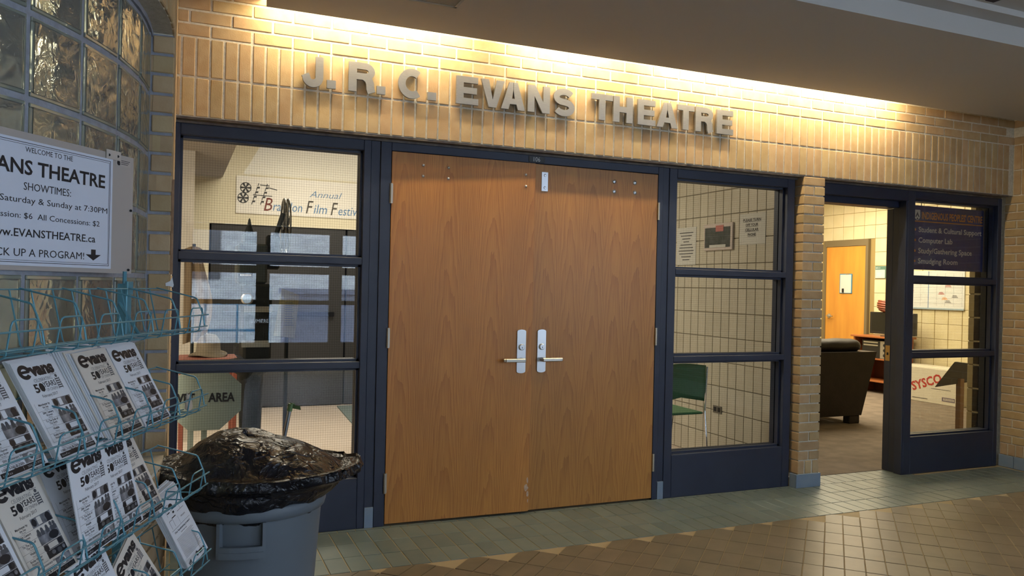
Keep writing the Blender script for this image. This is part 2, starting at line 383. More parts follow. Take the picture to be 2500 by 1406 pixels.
# ---- floors
fl = obj('floor', MB().box(-3.3, XR+.3, -8.4, -.588, -.06, -.004), GROUT); tag(fl, 'brown tiles laid diagonally in front of the blue green border', 'floor', kind='structure')
bd = obj('trim_1', MB().box(-.3, XR+.3, -.588, .27, -.06, -.003), GROUT); tag(bd, 'three rows of blue green tiles along the doors', 'floor border', kind='structure')
tb = mesh('tile', MB().cbox(-.0472, .0472, -.1003, .1003, -.012, 0, .0015), TILE_BLUE)
tbh = mesh('tile', MB().cbox(-.0472, .0472, -.0785, .0785, -.012, 0, .0015), TILE_BLUE)
for i in range(-3, 63):
    x = .693+.1*(i-6)+.05
    if x > XR-.04: break
    for r, yc in ((0, -.4845), (1, -.2795), (2, -.0745)):
        if x < -.1 and r: continue
        link('tile', tb, bd, (x, yc, jit(.0006)), (jit(.003), jit(.003), 0))
rest = MB()
for i in range(42, 51): rest.box(.143+.1*i+.003, .143+.1*i+.097, .03, .235, -.012, 0)
for x in [.143+.1*i for i in range(-3, 42)]: rest.box(x+.003, x+.097, .03, .062, -.012, 0)
tag(obj('tile_strip', rest, TILE_BLUE, bd), kind='stuff')
# diagonal brown tiles: 0.1 across, 0.207 long, square grid turned 45 degrees
tn = mesh('tile', MB().cbox(-.0469, .0469, -.1005, .1005, -.012, 0, .0015), TILE_BROWN)
DX = Vector((.7071, -.7071, 0)); DY = Vector((.7071, .7071, 0)); org = Vector((3.751, -.577, 0))
cand = []
for i in range(-70, 60):
    for j in range(-45, 40):
        c = org+DX*((i+.5)*.0978)+DY*((j+.62)*.2075)
        if -.9 < c.x < XR-.02 and -7.5 < c.y < -.60: cand.append(c)
camx = Vector((.005, -4.347)); vis = []
def inview(c):
    d = Vector((c.x, c.y))-camx; w = d.x*.389+d.y*.921; t_ = d.x*.921-d.y*.389
    if w < 1: return False
    px = 1250+1931*t_/w; py = 703+1375*1.931/w*1.0+(px-1250)*.022
    return 700 < px < 2540 and py < 1440
cand.sort(key=lambda c: (not inview(c), (c.x-camx.x)**2+(c.y-camx.y)**2))
inn = [c for c in cand if inview(c)]
big = MB(); nb_ = 0
Rm = Matrix.Rotation(-PI/4, 4, 'Z')
for k, c in enumerate(cand):
    corners = [c+DX*a*.0469+DY*b*.1005 for a in (-1, 1) for b in (-1, 1)]
    cut = max(p.y for p in corners) > -.590
    if k < 292 and inview(c) and not cut:
        link('tile', tn, fl, (c.x, c.y, jit(.0006)), (0, 0, -PI/4)); nb_ += 1
    else:
        poly = [c+DX*a*.0469+DY*b*.1005 for a, b in ((-1, -1), (1, -1), (1, 1), (-1, 1))]
        if cut:                                   # trim the tile at the border line
            outp = []; L = -.5915
            for q in range(4):
                A, B = poly[q], poly[(q+1) % 4]
                if A.y <= L: outp.append(A)
                if (A.y <= L) != (B.y <= L): outp.append(A+(B-A)*((L-A.y)/(B.y-A.y)))
            poly = outp
        if len(poly) > 2: big.prism([(p.x, p.y) for p in poly], (0, 0, -.012), (1, 0, 0), (0, 1, 0), (0, 0, .0118))
tag(obj('tile_field', big, TILE_BROWN, fl), kind='stuff')

# ---- pillar between lobby and office openings
pil = thing('wall_pillar', 'narrow buff brick pillar between the side window and the open doorway', 'pillar', (4.155, .1, 0), kind='structure')
obj('mortar_core', MB().box(4.069, 4.243, .006, .30, .09, Z0-.002), MORTAR, pil)
for k in range(30):
    z = .19+k*.0671+.0335
    if k % 2: link('brick', brick_stretch, pil, (4.156, .045+jit(), z))
    else:
        link('brick', brick_half, pil, (4.1055, .045+jit(), z)); link('brick', brick_half, pil, (4.2065, .045+jit(), z))
cb = mesh('brick', MB().cbox(-.0275, .0275, -.045, .045, -.0445, .0445, .003), BRICK)
for x in (4.0885, 4.1545, 4.2235): link('brick', cb, pil, (x, .045, .142))
bk = MB()
for k in range(30):
    z = .19+k*.0671; bk.cbox(4.06, 4.252, .1, .29, z+.005, z+.062)
tag(obj('rear_brick', bk, BRICK, pil), kind='stuff')
for nm, b in (('base_tile', (4.040, 4.262, -.010, -.0005, 0, .096)), ('base_tile', (4.040, 4.0495, .0, .062, 0, .096)), ('base_tile', (4.2525, 4.262, .0, .29, 0, .096))):
    obj(nm, MB().cbox(*b, c=.002), BASETILE, pil)

# ---- right wall
rw = obj('wall_right', MB().box(XR+.008, XR+.25, -8.4, .32, 0, 3.2), MORTAR); tag(rw, 'buff brick wall turning the corner at the far right', 'wall', kind='structure')
yb = .062
for k in range(30):
    z = .19+k*.0671+.0335; o_ = 0 if k % 2 else .102
    for q in range(3):
        yc = yb-.10-.204*q+o_
        if yc+.0968 > .075: 
            link('brick', brick_half, rw, (XR+.045, yb-.046, z), (0, 0, PI/2)); continue
        link('brick', brick_stretch, rw, (XR+.045, yc, z), (0, 0, PI/2))
for q in range(8): link('brick', cb, rw, (XR+.045, .03-.066*q, .142), (0, 0, PI/2))
for row in (0, 1):
    for q in range(8): link('brick', brick_soldier, rw, (XR+.045, -.034-.068*q, Z0+(1.5+3*row)*P), (0, 0, PI/2))
for row in range(3):
    for q in range(3): link('brick', brick_stretch, rw, (XR+.045, -.1-.204*q-(.102 if row % 2 else 0), Z0+(6.5+row)*P), (0, 0, PI/2))
far = MB()
for k in range(44):
    z = .19+k*.0671; o_ = 0 if k % 2 else .102
    for q in range(36):
        y = -.56-.204*q-o_
        if z < 2.8: far.cbox(XR, XR+.09, y-.197, y-.003, z+.005, z+.062)
tag(obj('brick_field', far, BRICK, rw), kind='stuff')
br = obj('baseboard_right', MB().cbox(XR-.012, XR+.0, -.062, .062, 0, .096, c=.002), BASETILE); tag(br, 'blue tile baseboard along the right brick wall', 'baseboard', kind='structure')
for q in range(8): obj('base_tile', MB().cbox(XR-.012, XR, -.064-.2*(q+1), -.066-.2*q, 0, .096, c=.002), BASETILE, br)

# ---- frames -------------------------------------------------------
YFf = .061
def window(name, label, x0, x1, ox0, ox1, kickz=.285):
    W = thing(name, label, 'window', ((x0+x1)/2, YFf, 0), kind='structure')
    zt = 2.181; zo = 2.121; r1 = (1.480, 1.520); r2 = (.900, .938)
    def fr(nm, *b): return obj(nm, MB().cbox(*b, c=.0025), NAVY, W)
    fr('stile', x0, ox0, YFf, .20, 0, zt); fr('stile', ox1, x1, YFf, .20, 0, zt)
    fr('head', ox0, ox1, YFf, .20, zo, zt)
    fr('rail', ox0, ox1, YFf, .20, *r1); fr('rail', ox0, ox1, YFf, .20, *r2)
    fr('kick_panel', ox0, ox1, YFf+.0008, .20, 0, kickz)
    for a, b in ((kickz, r2[0]), (r2[1], r1[0]), (r1[1], zo)):
        s = MB(); st = .013
        for c in ((ox0, ox0+st, a, b), (ox1-st, ox1, a, b), (ox0, ox1, a, a+st), (ox0, ox1, b-st, b)):
            s.box(c[0], c[1], .098, .132, c[2], c[3]); s.box(c[0], c[1], .142, .176, c[2], c[3])
        obj('glazing_bead', s, NAVY, W)
        obj('pane', MB().box(ox0+.002, ox1-.002, .1345, .1385, a+.002, b-.002), GLASS, W, at=(ox0, .135, a))
    return W
window('window_1', 'dark blue framed wired glass side window left of the double doors', -.024, .992, .003, .951)
window('window_2', 'dark blue framed wired glass side window between double doors and brick pillar', 2.979, 4.035, 3.04, 3.97)
w3 = window('window_3', 'dark blue framed wired glass window at the office, right of the open doorway', 5.150, 6.199, 5.222, 6.155)
# filler posts with base tile + door frame
df = thing('trim_2', 'dark blue steel frame around the closed oak double doors', 'door frame', (2.0, YFf, 0), kind='structure')
def nb(nm, *b, par=df, m=NAVY, c=.0025): return obj(nm, MB().cbox(*b, c=c), m, par)
nb('filler', .992, 1.046, YFf+.006, .20, 0, 2.181); nb('filler', 2.930, 2.979, YFf+.006, .20, 0, 2.181)
nb('jamb', 1.046, 1.108, YFf-.002, .20, 0, 2.181); nb('jamb', 2.890, 2.930, YFf-.002, .20, 0, 2.181)
nb('frame_head', 1.108, 2.890, YFf-.002, .20, 2.133, 2.181)
nb('base_tile', .994, 1.044, YFf-.004, YFf+.005, 0, .115, m=BASETILE, c=.001); nb('base_tile', 2.932, 2.977, YFf-.004, YFf+.005, 0, .115, m=BASETILE, c=.001)
nb('stop', 1.108, 2.890, .112, .20, 0, .02, m=DARK, c=.001)
obj('rebate', MB().box(1.108, 2.890, .115, .19, .02, 2.133), DARK, df)
# room number plate
npl = thing('number_plate', 'small black plate reading 106 above the double doors', 'sign', (2.01, .056, 2.157))
obj('plate', MB().cbox(1.958, 2.062, .0545, .0588, 2.138, 2.176, c=.001), mat('plate_black', (.012, .011, .01), .4), npl)
m = MB(); text(m, '106', (0, .0541, 0), (1, 0, 0), (0, 0, 1), 1.989, 2.032, 2.143, .029, bold=-.01); obj('numerals', m, WHITE, npl)

# double doors
def door(name, label, x0, x1, mt, hx, rot):
    D = thing(name, label, 'door', (hx, YFf, 0), kind='structure')
    obj('leaf', MB().cbox(x0+.003, x1-.003, YFf-.001, YFf+.044, .012, 2.130, c=.0015), mt, D, at=((x0+x1)/2, YFf, 0))
    return D
d1 = door('door_1', 'left oak leaf of the closed double doors, chipped at its lower edge', 1.108, 2.001, OAK_L, 1.108, 0)
d2 = door('door_2', 'right oak leaf of the closed double doors, with small steel plate on top', 2.001, 2.890, OAK_R, 2.890, 0)
def hinge(D, x, z):
    h = MB().tube([(x, YFf-.008, z-.057), (x, YFf-.008, z+.057)], .0075, 10)
    for q in (-.055, -.018, .018, .055): h.lathe([(.0085, z+q-.0012), (.0085, z+q+.0012)], (x, YFf-.008, 0), 10)
    h.box(x-.002, x+.012, YFf-.004, YFf, z-.055, z+.055); obj('hinge', h, BRASSY, D)
for z in (1.890, 1.070, .245): hinge(d1, 1.107, z); hinge(d2, 2.893, z)
def lock(D, x, s):
    poly = []
    for i in range(13):
        a = PI*i/12; poly.append((math.cos(a)*.0285, .120+math.sin(a)*.012))
    for i in range(13):
        a = PI+PI*i/12; poly.append((math.cos(a)*.0285, -.120+math.sin(a)*.012))
    y = YFf-.0012
    pl = obj('lock_plate', MB().prism(poly, (x, y, .986), (1, 0, 0), (0, 0, 1), (0, -.008, 0)), STEEL, D, at=(x, y, .986))
    cy = MB().lathe([(.019, 0), (.019, -.006), (.015, -.009), (.015, -.012), (.0001, -.012)], (x, y-.008, 1.012), 20, ax='y')
    obj('key_cylinder', cy, STEEL, pl); obj('keyhole', MB().box(x-.0015, x+.0015, y-.0212, y-.0200, 1.004, 1.014), DARK, pl)
    lv = MB().lathe([(.013, 0), (.013, -.042), (.010, -.044)], (x, y-.008, .935), 16, ax='y')
    lv.cbox(x-.012 if s > 0 else x-.118, x+.118 if s > 0 else x+.012, y-.060, y-.044, .924, .946, c=.004)
    lv.cbox(x+s*.118-.010, x+s*.118+.010, y-.052, y-.030, .925, .945, c=.004)
    obj('lever', lv, mat('lever_brass', (.42, .40, .36), .35, 1) if 'lever_brass' not in bpy.data.materials else bpy.data.materials['lever_brass'], pl)
lock(d1, 1.927, -1); lock(d2, 2.069, 1)
def bolt(D, x, z, r=.0085):
    obj('bolt', MB().lathe([(r*1.3, 0), (r*1.3, -.0015), (r, -.004), (r*.4, -.006)], (x, YFf-.001, z), 12, ax='y'), STEEL, D)
for x, z in ((1.294, 2.064), (1.293, 2.001), (1.446, 2.061), (1.445, 1.998), (1.934, 2.056), (1.936, 1.986)): bolt(d1, x, z, .0065)
for x, z in ((2.559, 2.061), (2.560, 1.998), (2.711, 2.064), (2.713, 2.001)): bolt(d2, x, z, .0105)
stp = nb('strike_plate', 2.046, 2.090, YFf-.0045, YFf-.0008, 1.966, 2.084, par=d2, m=STEEL, c=.001)
for z in (2.064, 1.988): obj('screw', MB().lathe([(.009, 0), (.007, -.0025), (.001, -.003)], (2.069, YFf-.0045, z), 12, ax='y'), STEEL, stp)
CHIP = mat('bare_wood', (.62, .47, .36), .8, var=((.50, .33, .22), 60))
ch = MB()
for (x, z, rx, rz) in ((1.980, .155, .014, .022), (1.990, .118, .008, .016), (1.988, .20, .006, .02), (1.992, .075, .004, .012)):
    pl = [(rx*math.cos(a)*random.uniform(.7, 1.15), rz*math.sin(a)*random.uniform(.7, 1.2)) for a in [2*PI*i/11 for i in range(11)]]
    pl = [(min(p, 1.997-x), q) for p, q in pl]
    ch.prism(pl, (x, YFf-.0011, z), (1, 0, 0), (0, 0, 1), (0, -.0006, 0))
obj('chipped_veneer', ch, CHIP, d1)
bpy.context.view_layer.update()
d1.rotation_euler.z = -.020

# office doorway frame: head, and jamb (with strike) beside window 3
t3 = thing('trim_3', 'dark frame of the open doorway between brick pillar and office window', 'door frame', (4.7, .1, 0), kind='structure')
nb('frame_head', 4.252, 5.150, YFf, .13, 2.10, 2.181, par=t3); nb('head_stop', 4.252, 5.150, .13, .26, 2.052, 2.181, par=t3)
nb('jamb', 5.128, 5.150, YFf, .13, 0, 2.10, par=t3); nb('jamb_stop', 5.150, 5.222, .20, .26, 0, 2.052, par=t3); nb('jamb', 4.252, 4.285, .12, .26, 0, 2.052, par=t3)
obj('latch_strike', MB().box(5.1462, 5.1495, .2025, .245, .86, .98), mat('brass', (.45, .30, .14), .4, 1), t3)
obj('latch_hole', MB().box(5.1455, 5.1463, .215, .232, .905, .925), DARK, t3)

# ---- lobby behind window 1 and 2
lob = obj('floor_lobby', MB().box(-3.3, 4.24, .27, 4.9, -.06, .0).box(-3.3, -.305, -3.3, .27, -.06, .0).box(4.252, 4.3, .27, .3, -.06, 0), LOBBYFLOOR)
lob.name = 'floor_lobby'; tag(lob, 'pale beige floor of the lobby behind the left window', 'floor', kind='structure')
wb = MB().box(-3.3, 4.3, 4.6, 4.8, 1.98, 3.2).box(-3.3, .3, 4.6, 4.8, 0, 1.98).box(3.2, 4.3, 4.6, 4.8, 0, 1.98)
wb = obj('wall_lobby_back', wb, CREAMWALL); tag(wb, 'cream wall at the back of the lobby, carrying the festival banner', 'wall', kind='structure')
dkm = mat('unlit_opening_and_frame', (.022, .022, .024), .5)  # near black: shade of the unlit opening, also the entrance door frames
dk = thing('door_3', 'dark panels standing for an unlit opening in the back lobby wall, below the banner', 'door', (1.75, 4.62, 0), kind='structure')  # the unlit opening's shade is put into the dark colour of these panels
for a, b in ((.32, 1.74), (1.76, 3.18)): obj('leaf', MB().cbox(a, b, 4.62, 4.68, .01, 1.975, c=.003), dkm, dk)
obj('dark_backing', MB().box(.2, 3.3, 4.70, 4.74, 0, 1.99), DARK, dk)  # black sheet added to block sky light leaking round the panels
obj('pull_bar', MB().cbox(.45, 1.62, 4.57, 4.61, 1.0, 1.05).cbox(1.88, 3.05, 4.57, 4.61, 1.0, 1.05), mat('bar_dark', (.05, .05, .055), .3, 1), dk)
cl = obj('ceiling_lobby', MB().box(-3.3, 4.24, .2, 4.8, 3.08, 3.19).box(-3.3, -.2, -3.3, .2, 2.60, 2.7), CREAMWALL); tag(cl, 'cream lobby ceiling behind the side windows', 'ceiling', kind='structure')
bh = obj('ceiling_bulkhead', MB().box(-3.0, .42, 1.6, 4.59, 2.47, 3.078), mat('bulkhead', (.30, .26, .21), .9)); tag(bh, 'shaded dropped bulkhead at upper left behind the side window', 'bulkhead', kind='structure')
wl = obj('wall_lobby_left', MB().box(-3.4, -3.3, -3.3, 4.8, 0, 3.2), TANWALL); tag(wl, 'tan wall at the left end of the lobby', 'wall', kind='structure')
wp = obj('wall_lobby_partition', MB().box(-1.2, .12, 2.9, 3.0, 0, 2.47), TANWALL); tag(wp, 'tan partition inside the lobby seen behind the glass blocks', 'wall', kind='structure')
ws = obj('wall_lobby_side', MB().box(4.096, 4.25, .305, 4.6, 0, 3.1), JOINT_D); tag(ws, 'cream wall of upright glazed blocks behind the right side window', 'wall', kind='structure')
blk = mesh('block', MB().cbox(-.01, .01, -.0485, .0485, -.0965, .0965, .002), CMU)
for i in range(15):
    for k in range(11):
        if i >= 13 and k < 1: continue
        link('block', blk, ws, (4.10, .322+.1025*i+.048, .1+.2*k))
rs = MB()
for i in range(15, 41):
    for k in range(13): rs.box(4.09, 4.11, .322+.1025*i, .322+.1025*i+.097, .2*k+.004, .2*k+.197)
for i in range(15):
    rs.box(4.09, 4.11, .322+.1025*i, .322+.1025*i+.097, 2.204, 2.397); rs.box(4.09, 4.11, .322+.1025*i, .322+.1025*i+.097, 2.404, 2.597); rs.box(4.09, 4.11, .322+.1025*i, .322+.1025*i+.097, 2.604, 2.797); rs.box(4.09, 4.11, .322+.1025*i, .322+.1025*i+.097, 2.804, 2.997)
tag(obj('block_field', rs, CMU, ws), kind='stuff')

# ---- office beyond the doorway
fo = obj('floor_office', MB().box(4.3, 9.5, .235, 6.3, -.06, .003), CARPET); tag(fo, 'brown grey carpet of the room beyond the open doorway', 'floor', kind='structure')
wo = obj('wall_office', MB().box(9.408, 9.6, .2, 6.3, 0, 3.0), mat('office_joint', (.33, .24, .09), .9)); tag(wo, 'yellow cream block wall of the room beyond the doorway', 'wall', kind='structure')
bo = mesh('block', MB().cbox(-.01, .01, -.0978, .0978, -.0978, .0978, .003), CMU_Y)
ro = MB()
for i in range(30):
    for k in range(15):
        y = .3+.2035*i; z = .1+.2*k
        if 4.30 < y < 5.25 and z < 2.2: continue
        if 1.9 < y < 5.6 and k < 14 and not (z > 2.75) and (i+k*30) >= 0 and ((z > .5 and z < 2.75)): link('block', bo, wo, (9.41, y, z))
        else: ro.box(9.40, 9.42, y-.098, y+.098, z-.098, z+.098)
tag(obj('block_field', ro, CMU_Y, wo), kind='stuff')
for nm, b, m_, lb in (('wall_office_back', (4.2, 9.6, 6.3, 6.4, 0, 3.0), CMU_Y, 'yellow cream end wall of the office'), ('wall_office_left', (4.25, 4.30, .30, 6.3, 0, 3.0), CMU_Y, 'left wall of the office'),
                      ('wall_office_front', (6.42, 9.6, .2, .3, 0, 3.0), CMU_Y, 'front wall of the office, right of the window'), ('ceiling_office', (4.25, 9.6, .2, 6.4, 2.95, 3.1), WHITE, 'office ceiling')):
    tag(obj(nm, MB().box(*b), m_), lb, nm.split('_')[0], kind='structure')
wj = obj('wall_office_jamb', MB().box(6.250, 6.42, .2, .365, 0, 2.95), mat('jamb_joint', (.3, .24, .13), .9)); tag(wj, 'block wall end just inside the office window', 'wall', kind='structure')
for k in range(14): obj('block', MB().cbox(6.244, 6.40, .21, .373, .2*k+.003, .2*k+.197, c=.004), CMU_Y, wj)
do = thing('door_4', 'orange wooden door in the yellow block wall, white clipboard on it', 'door', (9.38, 4.78, 0), kind='structure')
obj('leaf', MB().cbox(9.365, 9.405, 4.402, 5.165, .01, 2.10, c=.002), mat('orange_oak', (.66, .31, .05), .4, var=((.58, .25, .04), 3, (1, 3, .4))), do)
dfm = mat('door_frame_olive', (.17, .13, .07), .5)
obj('jamb', MB().cbox(9.355, 9.41, 4.352, 4.40, 0, 2.2, c=.002), dfm, do); obj('jamb', MB().cbox(9.355, 9.41, 5.167, 5.215, 0, 2.2, c=.002), dfm, do); obj('door_head', MB().cbox(9.355, 9.41, 4.40, 5.167, 2.102, 2.2, c=.002), dfm, do)
kn = MB().lathe([(.03, 0), (.03, -.008), (.012, -.012), (.012, -.05), (.028, -.06), (.030, -.075), (.018, -.085)], (0, 0, 0), 16, ax='x')
obj('lever_handle', MB().lathe([(.032, 0), (.032, -.01), (.012, -.014), (.012, -.05)], (9.365, 5.085, 1.035), 16, ax='x').tube([(9.31, 5.085, 1.035), (9.31, 4.97, 1.03)], .010, 8), STEEL, do)

# ================================================================== LEFT WALL: straight return, then a curve with glass blocks
CX, CY = -1.69, -1.40
def cpt(R, s, z=0):      # point on the curved wall: s = length along the glass face (R 1.6) from the jamb
    th = s/1.6; return Vector((CX+R*math.cos(th), CY-R*math.sin(th), z))
wlft = thing('wall_left', 'brick wall at the left with a curved glass block window set in it', 'wall', (-.05, -1.4, 0), kind='structure')
core = MB().box(-.20, -.028, -1.405, .09, 0, 3.2)
obj('mortar_core', core, MORTAR, wlft)
sb = MB()
for k in range(30):
    z = .19+k*.0671; o_ = 0 if k % 2 else .102
    for q in range(8):
        y0 = -1.40+.204*q-o_; y1 = y0+.198
        y0 = max(y0, -1.412); y1 = min(y1, -.004)
        if y1-y0 > .02: sb.cbox(-.11, -.021, y0, y1, z+.005, z+.062)
for q in range(21):
    sb.cbox(-.11, -.021, -1.405+.0667*q, -1.405+.0667*q+.060, .1, .186)
    for r in (0, 1): sb.cbox(-.11, -.021, -1.405+.0667*q, -1.405+.0667*q+.060, Z0+3*P*r+.004, Z0+3*P*(r+1)-.004)
for k in range(9):
    z = Z0+6*P+k*.0671
    for q in range(7): sb.cbox(-.11, -.021, -1.40+.2*q, -1.40+.2*q+.194, z+.005, z+.062)
tag(obj('brick_field', sb, BRICK, wlft), kind='stuff')
for k in range(30):
    z = .19+k*.0671+.0335
    link('brick', brick_head, wlft, (-.0545, -1.368+jit(), z), (0, jit(.02), jit(.02)))
obj('jamb_mortar', MB().box(-.20, -.024, -1.407, -1.37, .1, Z0), MORTAR_G, wlft)
for s_ in range(-1, 22):                 # upright bricks over the curved opening
    for r in (0, 1):
        if s_ < 1 and r == 0 and s_ < 0: continue
        c = cpt(1.625, .035+.0665*s_, Z0+(1.5+3*r)*P); link('brick', brick_soldier, wlft, c, (0, 0, PI/2-(.035+.0665*s_)/1.6))
cm = MB()
def arcbox(mb, R0, R1, s0, s1, z0, z1, seg=1, mi=0):
    for i in range(seg):
        a = s0+(s1-s0)*i/seg; b = s0+(s1-s0)*(i+1)/seg
        vs = [cpt(R, s, z) for R in (R0, R1) for s in (a, b) for z in (z0, z1)]
        mb.convex([tuple(v) for v in vs], [(0, 1, 3, 2), (4, 6, 7, 5), (0, 4, 5, 1), (2, 3, 7, 6), (0, 2, 6, 4), (1, 5, 7, 3)], mi)
arcbox(cm, 1.45, 1.662, 0, 2.52, Z0+.004, 3.2, 30); arcbox(cm, 1.45, 1.662, 0, 2.52, 0, .778, 30)
obj('curved_mortar', cm, MORTAR, wlft)
cbk = MB()
for k in range(10):
    z = .10+k*.0671
    for q in range(12): arcbox(cbk, 1.6, 1.67, .002+.21*q+(.1 if k % 2 else 0), .2+.21*q+(.1 if k % 2 else 0), z+.005, z+.062, 2)
for k in range(9):
    z = Z0+6*P+k*.0671
    for q in range(12): arcbox(cbk, 1.6, 1.67, .002+.21*q, .2+.21*q, z+.005, z+.062, 2)
tag(obj('curved_brick_field', cbk, BRICK, wlft), kind='stuff')
mg = MB()      # mortar grid between the blocks
for j in range(13): arcbox(mg, 1.528, 1.594, .07+.2*j-.0075, .07+.2*j+.0075, .78, Z0, 1)
arcbox(mg, 1.50, 1.597, 0, .064, .78, Z0, 1)
for k in range(8): arcbox(mg, 1.528, 1.594, .064, 2.5, .785+.2*k-.0075, .785+.2*k+.0075, 24)
arcbox(mg, 1.50, 1.602, 0, 2.5, Z0-.012, Z0+.01, 24)
obj('mortar_grid', mg, MORTAR_G, wlft)
gm_r = MB(); w_ = .0925; wi_ = .0820
for a_, b_, c_, d_ in ((-w_, w_, -w_, -wi_), (-w_, w_, wi_, w_), (-w_, -wi_, -wi_, wi_), (wi_, w_, -wi_, wi_)): gm_r.cbox(a_, b_, -.038, .038, c_, d_, c=.002)
gm_r = mesh('glass_rim', gm_r, RIM)
gm_f = mesh('glass_block', MB().box(-.084, .084, -.040, -.033, -.084, .084).box(-.084, .084, .033, .040, -.084, .084), GBLOCK)
gi = MB()      # hollow core of the block (inner faces, wavy)
for j in range(12):
    for k in range(7):
        c = cpt(1.558, .17+.2*j, .885+.2*k)
        g_ = link('glass_block', gm_f, wlft, c, (0, 0, PI/2-(.17+.2*j)/1.6)); r_ = link('glass_rim', gm_r, g_); r_.location = (0, 0, 0)
obj('rear_wall', MB().box(-3.3, -1.69, -3.30, -2.90, 0, 3.2), CREAMWALL, wlft)
obj('edge_strip', MB().cbox(-.0215, -.0185, -1.398, -1.392, .0, 2.86, c=.0005), mat('raw_wood', (.52, .38, .22), .8, var=((.40, .27, .14), 20, (1, 1, .3))), wlft)
obj('wood_shim', MB().cbox(-.0215, -.0125, -1.408, -1.396, 1.392, 1.716, c=.001).cbox(-.0215, -.0135, -1.409, -1.396, 1.392, 1.51, c=.001), mat('shim_wood', (.42, .25, .14), .85, var=((.30, .17, .09), 50)), wlft)

# wooden stand seen distorted through the glass blocks
t = thing('wooden_easel', 'reddish wooden easel standing behind the curved glass blocks', 'easel', (-.50, -1.15, 0))
rw_ = mat('red_brown_wood', (.20, .05, .028), .5)
for a, b in (((-.62, -1.35, 0), (-.42, -1.15, 1.5)), ((-.30, -1.05, 0), (-.46, -1.13, 1.5)), ((-.60, -.75, 0), (-.44, -1.08, 1.45))):
    obj('leg', MB().tube([a, b], .022, 6), rw_, t)
obj('tray', MB().cbox(-.60, -.34, -1.22, -1.17, .95, .98), rw_, t)
obj('crossbar', MB().tube([(-.58, -1.30, 1.22), (-.35, -1.02, 1.22)], .018, 6), rw_, t)

# ---- poster board on the glass blocks -----------------------------
PR = Vector((-.116, -1.941, 0)); PD = Vector((.571, .821, 0)).normalized(); PN = Vector((.821, -.571, 0)).normalized(); UP = Vector((0, 0, 1))
BOARD = mat('beige_board', (.48, .43, .39), .5, var=((.44, .40, .37), 3))
t = thing('theatre_poster', 'white theatre welcome and showtimes poster on a beige plastic board over glass blocks', 'poster', tuple(PR+PD*-.4+UP*1.55))
def pbox(mb, a, b, z0, z1, n0, n1, mi=0):
    vs = [PR+PD*x+PN*n+UP*z for x in (a, b) for n in (n0, n1) for z in (z0, z1)]
    mb.convex([tuple(v) for v in vs], [(0, 1, 3, 2), (4, 6, 7, 5), (0, 4, 5, 1), (2, 3, 7, 6), (0, 2, 6, 4), (1, 5, 7, 3)], mi); return mb
obj('backing_board', pbox(MB(), -.82, .004, 1.388, 1.705, -.004, 0), BOARD, t)
obj('paper_sheet', pbox(MB(), -.70, -.078, 1.399, 1.688, .0003, .0012), mat('poster_paper', (.70, .74, .84), .65), t)
pr = MB()
def pt(s, x0, x1, base, cap, **k): text(pr, s, PR+PN*.0017, PD, UP, x0, x1, base, cap, **k)
cx = -.388
pt('WELCOME TO THE', -.364, -.219, 1.6605, .0125) if False else None
C0 = -.389                                # centre of the sheet's text
pt('WELCOME TO THE', -.3645, -.2195, 1.6605, .0125)
pt('EVANS THEATRE', -.498, -.106, 1.609, .034, bold=.022)
pt('SHOWTIMES:', -.367, -.2235, 1.573, .0185)
pt('Friday, Saturday & Sunday at 7:30PM', -.515, -.096, 1.543, .0150)
pt('Admission: $6  All Concessions: $2', -.485, -.123, 1.5075, .0140)
pt('www.EVANSTHEATRE.ca', -.468, -.137, 1.4655, .0190, bold=.010)
pt('PICK UP A PROGRAM!', -.462, -.175, 1.4205, .0185)
for a, b, c, d in ((-.690, -.0865, 1.6805, 1.6818), (-.686, -.0905, 1.6762, 1.6770), (-.690, -.0865, 1.4062, 1.4075), (-.686, -.0905, 1.4110, 1.4118), (-.0878, -.0865, 1.4062, 1.6818), (-.0913, -.0905, 1.411, 1.677)):
    pbox(pr, a, b, c, d, .0013, .0017)
pr.prism([(-.151, 1.447), (-.135, 1.447), (-.135, 1.434), (-.116, 1.434), (-.143, 1.419), (-.170, 1.434), (-.151, 1.434)], PR+PN*.0014, PD, UP, PN*.0004)
obj('lettering', pr, INK, t)
pbox_ = pbox(MB(), -.105, -.05, 1.688, 1.712, .0022, .0030)
obj('clip_tape', pbox_, mat('clear_tape', (.55, .50, .45), .3), t)
lb = MB(); pbox(lb, -.068, -.008, 1.675, 1.695, .0003, .0007); obj('small_label', lb, mat('label_cream', (.50, .45, .41), .6), t)
lt = MB(); text(lt, 'e', PR+PN*.0011, PD, UP, -.062, -.050, 1.678, .018, bold=.05)
for i in range(3): pbox(lt, -.046, -.012-.004*i, 1.690-.0045*i, 1.6915-.0045*i, .0008, .0011)
obj('label_print', lt, INK, t)
for x, z in ((-.095, 1.698), (-.062, 1.699), (-.007, 1.56), (-.012, 1.398)):
    c = PR+PD*x+PN*.003+UP*z
    obj('rivet', MB().lathe([(.0035, -.001), (.0035, .001), (.0015, .0022)], (0, 0, 0), 10, ax='y'), DARK, t).location = c-Vector(WO[t.name])

